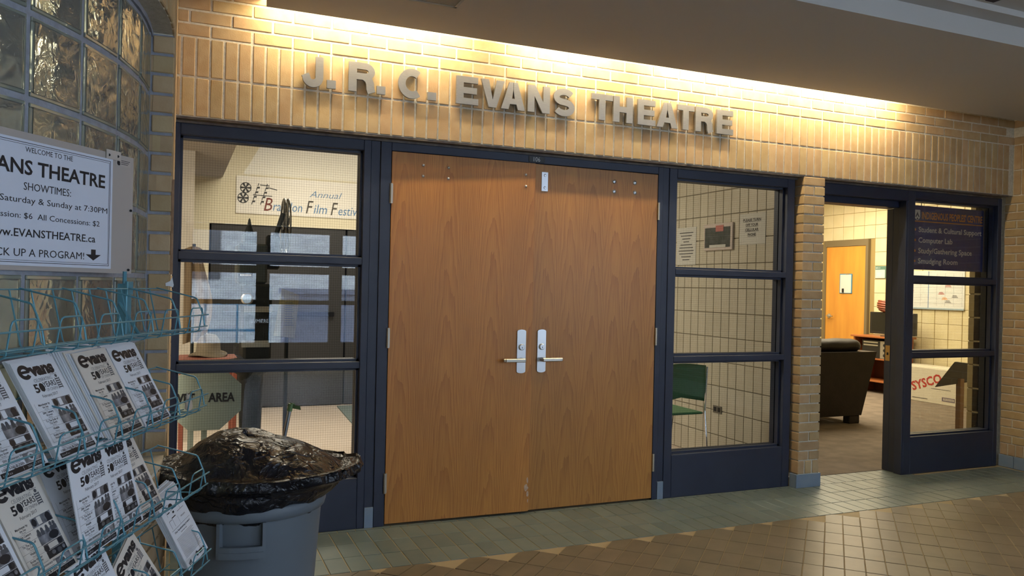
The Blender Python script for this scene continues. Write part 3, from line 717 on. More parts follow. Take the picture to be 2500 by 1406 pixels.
# ================================================================== BROCHURE RACK
# rack frame: local x along the rack (away from the viewer), local -y towards the corridor
RO = Vector((.0047+1.5*.3891-.9*.9210, -4.3474+1.5*.9212+.9*.3889, 0)); RZ = math.atan2(.9212, .3891)
RM = Matrix.Translation(RO) @ Matrix.Rotation(RZ, 4, 'Z')
rack = thing('brochure_rack', 'teal wire brochure rack with tilted pockets standing before the glass blocks', 'rack', RO, rot=(0, 0, RZ), local=True)
L = lambda w, t_, z: (w-1.5, -(t_+.9), z)
DIV = [2.081, 1.928, 1.784, 1.645, 1.502, 1.368, 1.225, 1.082, .94]
TIERS = [(1.285, 0.0), (1.077, .003), (.871, .011), (.669, .020), (.465, .028)]
WR = .0017
for z, o_ in TIERS:
    mb = MB()
    def Lt(w, t_, dz): return L(w, t_+o_, z+dz)
    e0, e1 = .94, 2.081
    mb.tube([Lt(e0, -.935, .065), Lt(e1, -.935, .065)], WR, 6)
    mb.tube([Lt(e0, -.797, 0), Lt(e1, -.797, 0)], WR*1.1, 6); mb.tube([Lt(e0, -.800, -.030), Lt(e1, -.800, -.030)], WR, 6)
    for t_ in (-.815, -.86, -.905): mb.tube([Lt(e0, t_, -.043), Lt(e1, t_, -.043)], WR, 6)
    bk_ = obj('basket', mb, TEAL, rack)
    for w in DIV:
        mb = MB().tube([Lt(w, -.935, .067), Lt(w, -.834, .044), Lt(w, -.829, .041), Lt(w, -.826, .036), Lt(w, -.811, 0), Lt(w, -.806, -.030)], WR*1.15, 6)
        obj('divider', mb, TEAL, bk_)
    for i in range(8):
        c = (DIV[i]+DIV[i+1])/2; a, b = c-.036, c+.036
        def leg(w): return [Lt(w, -.935, .065), Lt(w, -.912, -.038), Lt(w, -.908, -.0435), Lt(w, -.812, -.0435), Lt(w, -.805, -.038)]
        path = leg(a)+[Lt(a, -.797, .010), Lt(a+.003, -.7965, .016), Lt(a+.010, -.796, .019), Lt(b-.010, -.796, .019), Lt(b-.003, -.7965, .016), Lt(b, -.797, .010)]+leg(b)[::-1]
        obj('pocket_wire', MB().tube(path, WR, 6), TEAL, bk_)
for w in (1.95, 1.10):
    x, y, _ = L(w, -.955, 0)
    obj('post', MB().cbox(x-.0125, x+.0125, y-.0125, y+.0125, 0, 1.362, c=.002).tube([(x, y, 1.36), (x, y, 1.392)], .005, 8).cbox(x-.016, x+.012, y-.016, y-.010, 1.335, 1.368, c=.001), TEAL, rack)
    obj('foot', MB().cbox(x-.015, x+.015, y-.32, y+.06, 0.0, .025, c=.003), TEAL, rack)
    for z, o_ in TIERS:
        obj('brace', MB().tube([(x-.02, y+.002, z+.03), (x-.045, y-.06, z-.045)], .004, 6), TEAL, rack)
obj('cross_rail', MB().cbox(L(1.10, 0, 0)[0], L(1.95, 0, 0)[0], L(0, -.955, 0)[1]-.006, L(0, -.955, 0)[1]+.006, .22, .245, c=.002), TEAL, rack)

# ---- leaflets
LW, LH, LT = .136, .198, .0022
def leaf_print(kind):
    mb = MB(); y = -LT-.00025
    A = dict(o=(0, y, 0), ax=(1, 0, 0), ay=(0, 0, 1))
    def tx(s, x0, x1, b, c, mi=0, **k): text(mb, s, A['o'], A['ax'], A['ay'], x0, x1, b, c, mi=mi, **k)
    def rc(x0, x1, z0, z1, mi=0, e=0): mb.quad((x0, y-e, z0), (x1, y-e, z0), (x1, y-e, z1), (x0, y-e, z1), mi)
    def blob(cx_, cz, rx, rz, mi, e=.0002, n=12):
        k = len(mb.v); mb.v += [(cx_+rx*math.cos(2*PI*i/n), y-e, cz+rz*math.sin(2*PI*i/n)) for i in range(n)]; mb.f.append(list(range(k, k+n))); mb.m.append(mi)
    if kind == 'front':
        # logo: large round e, heavy letters
        for i in range(26):
            pass
        def ringseg(cx_, cz, r0x, r0z, r1x, r1z, a0, a1, n=20, mi=0):
            for i in range(n):
                a = a0+(a1-a0)*i/n; b = a0+(a1-a0)*(i+1)/n
                mb.quad((cx_+r0x*math.cos(a), y, cz+r0z*math.sin(a)), (cx_+r0x*math.cos(b), y, cz+r0z*math.sin(b)), (cx_+r1x*math.cos(b), y, cz+r1z*math.sin(b)), (cx_+r1x*math.cos(a), y, cz+r1z*math.sin(a)), mi)
        ringseg(-.041, .176, .009, .007, .0185, .0150, -.02, 5.6)
        rc(-.052, -.026, .1735, .1790)
        tx('vans', -.026, .052, .167, .0245, bold=.065)
        tx('theatre', .030, .052, .1615, .0035, mi=1)
        tx('CELEBRATING', -.026, .032, .1525, .0075, mi=1, bold=-.01)
        tx('50', -.036, -.004, .1325, .0175, bold=.03); blob(-.013, .1410, .0065, .009, 0)
        tx('YEARS', -.006, .036, .1395, .0115, bold=.01)
        tx('OF CINEMA', -.002, .036, .1305, .0065, mi=1, bold=-.01)
        for i in range(5): rc(.040, .052, .132+.0045*i, .1345+.0045*i, 1)
        rc(.0385, .040, .130, .154, 1); rc(.052, .0535, .130, .154, 1); blob(.046, .1575, .004, .0035, 1)
        tx('February 2017', -.024, .026, .1205, .0062)
        rows = [('Manchester by', 'the Sea'), ('20th Century', 'Women'), ('To The Ends of', 'The Earth'), ('Wadjda', ''), ('Rocky Horror', 'Picture Show')]
        z = .1125; hs = (.0165, .0165, .0165, .0125, .0165)
        for (a, b), h in zip(rows, hs):
            tx(a, -.056, -.008, z-.0060, .0044, align='c', bold=.02)
            if b: tx(b, -.056, -.008, z-.0115, .0044, align='c', bold=.01)
            tx('February', -.045, -.018, z-h+.0015, .0026, mi=1, align='c')
            rc(-.060, -.005, z-h-.0004, z-h, 1); z -= h
        rc(-.060, -.0596, z, .1130, 1)
        tx('50th Anniversary Weekend', -.050, .040, z-.0075, .0046, align='c', bold=.01)
        for i in range(4): rc(-.045, .005-.004*(i % 2), z-.012-.0028*i, z-.0113-.0028*i, 1)
        tx('March', -.030, .004, z-.0245-.0012, .0050, align='c', bold=.015)
        tx('10th, 11th & 12th', -.052, .008, .0125, .0046, bold=.015)
        # stills: grey blocks with head and shoulder shapes
        rc(-.004, .058, .096, .1140, 2); blob(.004, .1055, .007, .0075, 0); blob(.047, .1065, .008, .007, 0); rc(.040, .056, .0962, .1035, 0, .0001); rc(.014, .026, .098, .1125, 3, .0001)
        rc(-.004, .058, .062, .0945, 3); rc(-.004, .058, .062, .0845, 2, .0001)
        for i, (x_, z_) in enumerate(((.003, .0875), (.014, .088), (.029, .0885), (.043, .0905), (.052, .0895))): blob(x_, z_, .0042, .0046, 1, .0003); rc(x_-.005, x_+.005, .078, .0865, 1, .0002)
        blob(.040, .0705, .015, .008, 0, .0004); blob(.010, .070, .008, .006, 2, .0004)
        rc(-.001, .058, .048, .0610, 1); rc(.012, .040, .0495, .0595, 3, .0002); blob(.048, .055, .007, .006, 0, .0004); blob(.004, .053, .007, .006, 0, .0004)
        rc(-.001, .058, .0340, .0475, 0); blob(.018, .042, .006, .004, 2); blob(.036, .040, .007, .005, 1); blob(.050, .042, .004, .004, 2)
        rc(.012, .058, .0120, .0300, 2); blob(.032, .021, .009, .008, 3, .0003); blob(.032, .021, .005, .0045, 1, .0005)
        rc(-.060, .060, .0020, .0110, 0)
        tx('204-727-9704', .012, .056, .0045, .0042, mi=3); tx('info', -.055, -.030, .0045, .0042, mi=3); rc(.0, .0008, .0035, .0095, 3, .0001)
    else:
        for a, b, c, d in ((-.050, -.020, .165, .166), (.0, .05, .172, .173), (-.045, -.044, .14, .165), (.03, .031, .135, .17), (-.02, .01, .148, .149), (.01, .05, .135, .136), (-.05, -.03, .128, .129), (-.05, -.049, .108, .129), (-.03, -.029, .108, .129)): rc(a, b, c, d, 1)
        blob(-.010, .158, .012, .007, 0); rc(.012, .022, .176, .181, 0); rc(-.014, -.004, .139, .144, 0); rc(.018, .034, .150, .1525, 0); rc(-.030, -.006, .130, .1325, 0); rc(-.042, -.026, .146, .1485, 0)
        rc(-.058, .058, .1035, .1042, 1); rc(.0, .0006, .104, .126, 1)
        tx('Admission', .008, .05, .117, .005, align='c'); tx('Our fundraising project', -.05, .05, .094, .0048, bold=.02); tx('www', -.02, .02, .086, .004)
        for i in range(17): rc(-.055, .055-random.uniform(0, .02), .080-.0033*i, .0808-.0033*i, 1)
        def r2(cx_, cz, a0, a1, n=16):
            for i in range(n):
                a = a0+(a1-a0)*i/n; b = a0+(a1-a0)*(i+1)/n
                mb.quad((cx_+.0035*math.cos(a), y, cz+.003*math.sin(a)), (cx_+.0035*math.cos(b), y, cz+.003*math.sin(b)), (cx_+.0075*math.cos(b), y, cz+.0065*math.sin(b)), (cx_+.0075*math.cos(a), y, cz+.0065*math.sin(a)), 0)
        r2(.004, .014, 0, 5.6); rc(-.001, .0105, .0130, .0150); tx('vans', .0110, .040, .0085, .0105, bold=.09); tx('rsc', .043, .056, .010, .008, bold=.05); tx('tiff.', -.056, -.034, .007, .010, bold=.03)
    return mb
PM = [INK, GREYINK, MIDINK, PAPER]
pf = leaf_print('front'); pb = leaf_print('back')
print_w = mesh('cover_print', pf, PM); print_c = mesh('cover_print', pf, [INK, GREYINK, MIDINK, CREAM]); print_b = mesh('cover_print', pb, PM)
def sheet(m_): 
    mb = MB(); h = LW/2
    mb.box(-h, h, -LT, -LT+.0008, 0, LH).box(-h, h, -.0009, -.0001, 0, LH).box(-h+.0006, h-.0012, -LT+.001, -.0011, .001, LH-.001)
    return mesh('leaflet', mb, m_)
sh_w, sh_c = sheet(PAPER), sheet(CREAM)
ORD = ['front', 'second', 'third', 'fourth', 'fifth', 'sixth', 'seventh', 'eighth', 'ninth', 'tenth', 'eleventh', 'twelfth']
def stack(n, w, tb, tt, zb, name, lean=0, yaw=0, cream=False, back=False, step=.0042, dw=0.0, creams=(), shift=0):
    """n leaflets; w centre along the rack, tb / tt lateral position of bottom and top, zb height of the foot"""
    tilt = math.asin(max(-1, min(1, (tb-tt)/LH)))
    for i in range(n):
        cr = cream or i in creams
        loc = Vector(L(w-dw*i, tb-step*i*.92, zb+step*i*.30+random.uniform(0, .003)))
        t = thing('leaflet', ('cream' if cr else 'white')+' leaflet', 'leaflet', (0, 0, 0), group=None)
        t.rotation_mode = 'YXZ'
        ln = lean+random.uniform(-.006, .006)*(1 if i else 0)
        M = RM @ Matrix.Translation(loc) @ Matrix.Rotation(yaw, 4, 'Z') @ Matrix.Rotation(-tilt, 4, 'X') @ Matrix.Rotation(ln, 4, 'Y')
        t.rotation_mode = 'XYZ'; t.matrix_world = M; WO[t.name] = (0, 0, 0)
        p_ = link('folded_sheet', sh_c if cr else sh_w, t)
        p2 = link('cover_print', print_b if back else (print_c if cr else print_w), t)
        colr = 'cream' if cr else 'white'
        t['label'] = f"{colr} cinema leaflet, {name}" if n == 1 else f"{colr} cinema leaflet, {ORD[i]}{' from front' if i else ''} in {name}"
        t['group'] = 'cinema leaflets in the wire rack'
# upper filled tier
Z2, Z3, Z4 = 1.040, .832, .630
stack(5, 1.856, -.8235, -.914, Z2, 'the stack nearest the bin, upper filled tier', lean=-.03, step=.0045)
stack(10, 1.716, -.8240, -.914, Z2-.002, 'second stack from the bin, upper filled tier', lean=-.03, cream=False, creams=(0, 3), dw=.0032, step=.0046)
stack(4, 1.515, -.8225, -.916, Z2, 'third stack from the bin, upper filled tier', lean=-.02, step=.0045)
stack(4, 1.345, -.8225, -.916, Z2, 'leftmost seen stack, upper filled tier', lean=-.02)
# middle tier
stack(1, 1.560, -.800, -.832, Z3+.010, 'upright and foremost in the middle tier', lean=-.04)
stack(3, 1.695, -.812, -.856, Z3+.002, 'stack right of the foremost upright one, middle tier', lean=-.03, creams=())
stack(2, 1.815, -.816, -.900, Z3, 'rightmost stack, middle tier', lean=-.03, cream=True)
stack(4, 1.585, -.828, -.905, Z3+.004, 'stack behind the foremost upright one, middle tier', lean=-.03, creams=(1, 3), dw=.008)
stack(4, 1.432, -.812, -.900, Z3, 'second stack from the frame edge, middle tier', lean=-.03, cream=True, step=.0042)
stack(6, 1.290, -.812, -.900, Z3, 'stack cut by the frame edge, middle tier', lean=-.03, step=.0046)
# lowest tier in view
stack(6, 2.055, -.800, -.885, Z4+.020, 'back side out, rightmost stack, lowest visible tier', lean=-.10, back=True, step=.0045)
stack(2, 1.845, -.800, -.865, Z4-.035, 'steeply leaning pair, lowest visible tier', lean=-.42, cream=True)
stack(3, 1.655, -.803, -.870, Z4-.010, 'middle stack, lowest visible tier', lean=-.14)
stack(3, 1.500, -.803, -.880, Z4-.022, 'left stack, lowest visible tier', lean=-.10)
# small tan cup-like scrap in the empty right pocket and torn paper on the corner
t = thing('paper_curl', 'curled tan paper scrap in the empty right pocket of the rack', 'paper', (0, 0, 0)); t.matrix_world = RM @ Matrix.Translation(L(1.985, -.806, 1.052)); WO[t.name] = (0, 0, 0)
cu = MB(); k0 = len(cu.v); n = 10
for j in range(5):
    for i in range(n+1):
        a = PI*(i/n)*1.2-.3; r = .016*(1-.12*j); cu.v.append((r*math.cos(a), -r*math.sin(a)*.6, .010*j+.004*math.sin(a*2)))
for j in range(4):
    for i in range(n): cu.f.append([j*(n+1)+i, j*(n+1)+i+1, (j+1)*(n+1)+i+1, (j+1)*(n+1)+i]); cu.m.append(0)
obj('curled_sheet', cu, mat('tan_paper', (.50, .40, .30), .7), t)
tp = MB(); k = 0
pts = [(-.034, 1.362), (-.020, 1.369), (-.013, 1.382), (-.008, 1.356), (-.010, 1.348), (-.022, 1.352), (-.033, 1.352)]
tp.prism(pts, (0, -1.418, 0), (1, 0, 0), (0, 0, 1), (0, .003, 0)); tag(obj('torn_paper', tp, WHITE, at=(-.02, -1.417, 1.36)), 'torn white paper scrap stuck on the brick corner above the rack', 'paper')

# ================================================================== BIN WITH BLACK BAG
BX, BY = .0047+2.66*.3891-.905*.9210, -4.3474+2.66*.9212+.905*.3889
BX = max(BX, .245)
can = thing('rubbish_bin', 'round grey plastic rubbish bin lined with a black bag by the window', 'bin', (BX, BY, 0))
prof = [(.186, 0), (.192, .006), (.216, .44), (.2205, .445), (.223, .56), (.230, .60), (.232, .622), (.245, .626), (.249, .640), (.249, .662), (.244, .668), (.236, .668), (.236, .655), (.225, .5), (.19, .02)]
vd = Vector((.0047-BX, -4.3474-BY)); va = math.atan2(vd.y, vd.x)
obj('body', MB().lathe(prof, (BX, BY, 0), 64, cap=False).lathe([(.0001, .02), (.19, .02)], (BX, BY, 0), 64, cap=False).lathe([(.19, 0), (.0001, 0)], (BX, BY, 0), 64, cap=False), CANGREY, can, smooth=True)
for s_ in (0, PI):
    a0 = va-.10+s_
    h = MB()
    def hp(a, r, z): return (BX+r*math.cos(a0+a), BY+r*math.sin(a0+a), z)
    def seg(a1, a2, r0, r1, z0, z1, n=8):
        for i in range(n):
            a = a1+(a2-a1)*i/n; b = a1+(a2-a1)*(i+1)/n
            h.convex([hp(a, r0, z0), hp(a, r0, z1), hp(b, r0, z0), hp(b, r0, z1), hp(a, r1, z0), hp(a, r1, z1), hp(b, r1, z0), hp(b, r1, z1)], [(0, 1, 3, 2), (4, 6, 7, 5), (0, 4, 5, 1), (2, 3, 7, 6), (0, 2, 6, 4), (1, 5, 7, 3)])
    seg(-.26, .26, .228, .258, .520, .540); seg(-.29, -.25, .226, .256, .520, .628, 1); seg(.25, .29, .226, .256, .520, .628, 1); seg(-.27, .27, .246, .256, .540, .556)
    obj('handle', h, CANGREY, can)
for i in range(8):
    a = va+.45+i*PI/4
    r1, r2 = .2005, .2235
    obj('rib', MB().tube([(BX+r*math.cos(a+d), BY+r*math.sin(a+d), z) for r, d, z in ((.1995, -.16, .03), (.214, -.17, .30), (.2165, -.13, .345), (.2175, 0, .362), (.2165, .13, .345), (.214, .17, .30), (.1995, .16, .03))], .004, 6), CANGREY, can)

def bagmat():
    T = NT('black_bag'); b = T.n('BsdfPrincipled'); T.l(b.outputs[0], T.out.inputs[0])
    b.inputs['Base Color'].default_value = (.007, .008, .012, 1); b.inputs['Roughness'].default_value = .27; b.inputs['Specular IOR Level'].default_value = .45
    tc = T.n('TexCoord'); v = T.n('TexVoronoi'); v.feature = 'DISTANCE_TO_EDGE'; nz = T.n('TexNoise'); nz.inputs['Scale'].default_value = 7; nz.inputs['Detail'].default_value = 4; T.l(tc.outputs['Object'], nz.inputs['Vector'])
    vm = T.n('VectorMath'); vm.operation = 'MULTIPLY_ADD'; T.l(nz.outputs['Color'], vm.inputs[0]); vm.inputs[1].default_value = (.35, .35, .35); T.l(tc.outputs['Object'], vm.inputs[2])
    v.inputs['Scale'].default_value = 12; T.l(vm.outputs[0], v.inputs['Vector'])
    n2 = T.n('TexNoise'); n2.inputs['Scale'].default_value = 26; n2.inputs['Detail'].default_value = 5; T.l(vm.outputs[0], n2.inputs['Vector'])
    h = T.math('ADD', T.math('MULTIPLY', T.math('MINIMUM', v.outputs['Distance'], .12), -1.2), T.math('MULTIPLY', n2.outputs[0], .35))
    bm = T.n('Bump'); bm.inputs['Strength'].default_value = .9; bm.inputs['Distance'].default_value = .026; T.l(h, bm.inputs['Height']); T.l(bm.outputs[0], b.inputs['Normal'])
    return T.mat
bag = MB(); NU, NV = 160, 58
rd = Vector((.921, -.389)); fd = Vector((.389, .921))      # seen right, seen away
for j in range(NV+1):
    v_ = j/NV
    for i in range(NU):
        a = 2*PI*i/NU; ca, sa = math.cos(a), math.sin(a)    # ca along rd, sa along fd
        right = max(0, ca)**3; left = max(0, -ca)**2; front = max(0, -sa)
        # profile: tucked in the rim, swelling over it, then a sagging dome
        if v_ < .10: k = v_/.10; r = .225+.020*k; z = .600+.055*k
        elif v_ < .30: k = (v_-.10)/.20; r = .245+.020*math.sin(k*PI/2)+.030*right*k; z = .655+.055*k
        elif v_ < .42: k = (v_-.30)/.12; r = .265+(.028+.050*right+.02*left)*k+.03*right; z = .710+.022*k+.012*right*k
        elif v_ < .52: k = (v_-.42)/.10; r = .293+.075*right+.02*left-.012*k; z = .732+.034*k+.012*right
        elif v_ < .60: k = (v_-.52)/.08; r = .281+.075*right+.02*left-.065*k*(1-.35*right); z = .766+.006*k+.010*right-.006*front
        else: k = (v_-.60)/.40; r = (.216+.10*right+.02*left)*(1-k); z = .772+.098*(1-(1-k)**2.6)-.012*right*(1-k)
        p = Vector((ca*r, sa*r, z)); q = Vector((ca*r*7, sa*r*7, z*9))
        nn = noise.noise(q*1.1)*.5+noise.noise(q*2.7+Vector((5, 1, 2)))*.3
        rg = 1-abs(noise.noise(q*1.6+Vector((3, 3, 9))))*2
        amp = (.017 if v_ < .6 else .010) if .12 < v_ else .006
        d = (nn*amp*1.6+(rg-.6)*amp*.9)
        r2 = r+d*(1 if v_ < .6 else .5*(1-k)); z2 = z+d*(.4 if v_ < .6 else .9)-(.0 if v_ < .6 else 0)
        z2 += -.018*max(0, ca)*(v_ > .5)
        off = -.030*min(1, max(0, (v_-.6)/.4))
        w2 = rd*(ca*r2+off)+fd*(sa*r2)
        bag.v.append((BX+w2.x, BY+w2.y, z2))
for j in range(NV):
    for i in range(NU):
        bag.f.append([j*NU+i, j*NU+(i+1) % NU, (j+1)*NU+(i+1) % NU, (j+1)*NU+i]); bag.m.append(0)
bg_ = obj('bin_bag', bag, bagmat(), can, smooth=True)
t = thing('metal_stick', 'thin metal stick with green tape on its end, poking up behind the bin bag', 'stick', (BX+.18, BY+.22, .6))
a = Vector((.338, -1.235, .60)); 
def pol(w, t_, z): return Vector((.0047+w*.3891+t_*.9210, -4.3474+w*.9212-t_*.3889, z))
p0 = pol(2.90, -.842, .70); p1 = pol(2.90, -.802, .925)
t.location = p0; WO[t.name] = tuple(p0)
obj('rod', MB().tube([p0-(p1-p0)*.8, p1], .0075, 10), STEEL, t)
gt = MB(); 
for k in range(7):
    aa = k*.9; q = p1+Vector((.012*math.cos(aa), .012*math.sin(aa), .004*math.sin(3*aa)-.002)); gt.convex([tuple(p1+Vector((0, 0, -.010))), tuple(p1+Vector((0, 0, .008))), tuple(q+Vector((.006, 0, .004))), tuple(q+Vector((0, .006, -.006)))], [(0, 1, 2), (0, 2, 3), (0, 1, 3), (1, 2, 3)])
gt.tube([p1-(p1-p0)*.10, p1+(p1-p0)*.02], .0095, 8); gt.convex([tuple(p1), tuple(p1+rd.to_3d()*.035+UP*-.004), tuple(p1+rd.to_3d()*.038+UP*-.018), tuple(p1+UP*-.012)], [(0, 1, 2), (0, 2, 3), (0, 1, 3), (1, 2, 3)])
obj('green_tape', gt, mat('green_tape', (.12, .19, .07), .5), t)

# ================================================================== SIGN LETTERS
def ribbon(mb, cl, w, o, d):
    """extruded flat ribbon of half width w along centre line cl (x,z), depth d to -y"""
    n = len(cl); Lf = []; Rt = []
    for i in range(n):
        a = Vector(cl[max(i-1, 0)]); b = Vector(cl[min(i+1, n-1)]); t_ = (b-a).normalized(); nn = Vector((-t_.y, t_.x)); c = Vector(cl[i])
        Lf.append(c+nn*w); Rt.append(c-nn*w)
    poly = [tuple(p) for p in Rt]+[tuple(p) for p in Lf[::-1]]
    mb.prism(poly, o, (1, 0, 0), (0, 0, 1), (0, d, 0))
def arc(cx_, cz, rx, rz, a0, a1, n=14): return [(cx_+rx*math.cos(math.radians(a0+(a1-a0)*i/n)), cz+rz*math.sin(math.radians(a0+(a1-a0)*i/n))) for i in range(n+1)]
def letter(ch, x0, x1, label):
    H = .160; W_ = x1-x0; s = .044; yb, D_ = -.014, -.016; base = 2.4225
    mb = MB(); o = (x0, yb, base)
    pr_ = lambda poly: mb.prism(poly, o, (1, 0, 0), (0, 0, 1), (0, D_, 0))
    hb = .036
    if ch == 'E': pr_([(0, 0), (W_, 0), (W_, hb), (s, hb), (s, H/2-hb/2), (W_*.93, H/2-hb/2), (W_*.93, H/2+hb/2), (s, H/2+hb/2), (s, H-hb), (W_*.98, H-hb), (W_*.98, H), (0, H)])
    elif ch == 'V': pr_([(W_/2-.024, 0), (W_/2+.024, 0), (W_, H), (W_-.048, H), (W_/2, .045), (.048, H), (0, H)])
    elif ch == 'A':
        pr_([(0, 0), (.046, 0), (.056, .031), (W_-.056, .031), (W_-.046, 0), (W_, 0), (W_/2+.026, H), (W_/2+.001, H), (W_/2+.001, .115), (W_-.068, .064), (.068, .064), (W_/2-.001, .115), (W_/2-.001, H), (W_/2-.026, H)])
    elif ch == 'N': pr_([(0, 0), (s, 0), (s, .095), (W_-s-.004, 0), (W_, 0), (W_, H), (W_-s, H), (W_-s, .065), (s+.004, H), (0, H)])
    elif ch == 'T': pr_([(W_/2-s/2, 0), (W_/2+s/2, 0), (W_/2+s/2, H-hb), (W_, H-hb), (W_, H), (0, H), (0, H-hb), (W_/2-s/2, H-hb)])
    elif ch == 'H': pr_([(0, 0), (s, 0), (s, H/2-hb/2), (W_-s, H/2-hb/2), (W_-s, 0), (W_, 0), (W_, H), (W_-s, H), (W_-s, H/2+hb/2), (s, H/2+hb/2), (s, H), (0, H)])
    elif ch == 'R':
        pr_([(0, 0), (s, 0), (s, H), (0, H)])
        ribbon(mb, [(s*.9, H-.018), (W_-.058, H-.018)]+arc(W_-.058, .1135, .036, .0285, 90, -90, 12)+[(s*.9, .085-.0)], .018, (x0, yb-.0002, base), D_+.0004)
        ribbon(mb, [(W_-.062, .088), (W_-.040, .072), (W_-.030, .050), (W_-.028, .020), (W_-.020, 0)], .022, (x0, yb-.0001, base), D_+.0002)
    elif ch == 'J':
        ribbon(mb, [(W_-s/2, H), (W_-s/2, .052)]+arc(W_/2+.002, .050, W_/2-.024, .034, 0, -180, 16)+[(.020, .062)], .0205, o, D_)
    elif ch == 'C':
        ribbon(mb, arc(W_/2+.002, H/2, W_/2-.021, H/2-.017, 52, 308, 26), .021, (x0, yb, base-.001), D_)
    elif ch == 'S':
        r1 = arc(W_/2, H-.048, W_/2-.020, .032, 25, 255, 14); r2 = arc(W_/2, .048, W_/2-.019, .033, 78, -155, 14)
        ribbon(mb, r1[:-1]+r2[1:], .0195, (x0, yb, base), D_)
    elif ch == '.': pr_([(0, 0), (W_, 0), (W_, .044), (0, .044)])
    t = thing('sign_letter', label, 'letter', (x0+W_/2, -.02, base), group='metal letters of the theatre name')
    obj('face', mb, LETTER, t)
    obj('stud', MB().tube([(x0+s*.45, -.015, base+.080 if ch != '.' else base+.02), (x0+s*.45, .004, base+.080 if ch != '.' else base+.02)], .004, 6), DARK, t) if ch in 'ERHNC.' else None
for ch, a, b, lb_ in (('J', .587, .704, 'brushed metal letter J, first of the theatre name on the brick wall'), ('.', .722, .770, 'brushed metal full stop after the letter J'), ('R', .838, .986, 'brushed metal letter R between the initials J and C'), ('.', .994, 1.042, 'brushed metal full stop after the initial R'),
                      ('C', 1.112, 1.271, 'brushed metal letter C, third initial on the brick wall'), ('.', 1.285, 1.336, 'brushed metal full stop after the initial C')): letter(ch, a, b, lb_)
EV = (('E', 1.455, 1.590), ('V', 1.606, 1.753), ('A', 1.734, 1.887), ('N', 1.904, 2.050), ('S', 2.074, 2.218))
for i, (c, a, b) in enumerate(EV): letter(c, a, b, f'brushed metal letter {c}, {ORD[i].replace("front","first")} letter of the word EVANS')
THT = (('T', 2.336, 2.484), ('H', 2.490, 2.629), ('E', 2.668, 2.800), ('A', 2.810, 2.968), ('T', 2.966, 3.097), ('R', 3.107, 3.250), ('E', 3.277, 3.412))
for i, (c, a, b) in enumerate(THT): letter(c, a, b, f'brushed metal letter {c}, {ORD[i].replace("front","first")} letter of the word THEATRE')

# ================================================================== THINGS BEHIND THE LEFT WINDOW
t = thing('festival_banner', 'cream film festival banner with blue lettering on the back lobby wall', 'banner', (1.4, 4.58, 2.1))
obj('banner_sheet', MB().box(.56, 2.45, 4.585, 4.590, 2.10, 2.50), mat('banner_cloth', (.80, .77, .72), .8), t)
b = MB(); by = 4.583
def bt(s, x0, x1, base, cap, mi, **k): text(b, s, (0, by, 0), (1, 0, 0), (0, 0, 1), x0, x1, base, cap, mi=mi, **k)
bt('Annual', 1.325, 1.682, 2.315, .075, 1, shear=.35, bold=-.01)
bt('B', .845, .935, 2.140, .150, 2, shear=.25); bt('randon', .94, 1.25, 2.145, .105, 1, shear=.2)
bt('F', 1.29, 1.37, 2.135, .150, 3, shear=.25); bt('ilm', 1.375, 1.52, 2.140, .105, 1, shear=.2); bt('F', 1.56, 1.64, 2.130, .150, 3, shear=.25); bt('estival', 1.645, 1.93, 2.135, .105, 1, shear=.2)
def bring(cx_, cz, r):
    n = 20
    for i in range(n):
        a, c = 2*PI*i/n, 2*PI*(i+1)/n
        for q0, q1 in ((r, r*.86), (r*.22, .0)): b.quad((cx_+q0*math.cos(a), by, cz+q0*math.sin(a)), (cx_+q0*math.cos(c), by, cz+q0*math.sin(c)), (cx_+q1*math.cos(c), by, cz+q1*math.sin(c)), (cx_+q1*math.cos(a), by, cz+q1*math.sin(a)), 0)
    for i in range(6):
        a = i*PI/3; dx, dz = math.cos(a), math.sin(a); px_, pz = -dz*.006, dx*.006
        b.quad((cx_+dx*r*.2+px_, by, cz+dz*r*.2+pz), (cx_+dx*r*.2-px_, by, cz+dz*r*.2-pz), (cx_+dx*r*.88-px_*2, by, cz+dz*r*.88-pz*2), (cx_+dx*r*.88+px_*2, by, cz+dz*r*.88+pz*2), 0)
bring(.655, 2.375, .058); bring(.63, 2.265, .058)
for x0, x1 in ((.745, .80), (.835, .885)):
    for i in range(9):
        k = i/8; xx = x1-(x1-x0)*(1-k)*1.0-.0; cx_ = x0-.03+.06*k; z = 2.20+.20*k
        b.quad((cx_, by, z), (cx_+.03, by, z), (cx_+.034, by, z+.018), (cx_+.004, by, z+.018), 0) if i % 2 else b.quad((cx_, by, z), (cx_+.008, by, z), (cx_+.016, by, z+.03), (cx_+.008, by, z+.03), 0)
b.quad((.80, by, 2.41), (.90, by, 2.405), (.90, by, 2.414), (.80, by, 2.419), 0); b.quad((.89, by, 2.385), (.98, by, 2.365), (.98, by, 2.374), (.89, by, 2.394), 0)
b.quad((.73, by, 2.30), (.93, by, 2.295), (.93, by, 2.303), (.73, by, 2.308), 0)
obj('lettering', b, [INK, mat('banner_blue', (.10, .22, .42), .7), mat('banner_red', (.16, .03, .02), .7), mat('banner_black', (.06, .05, .04), .7)], t)

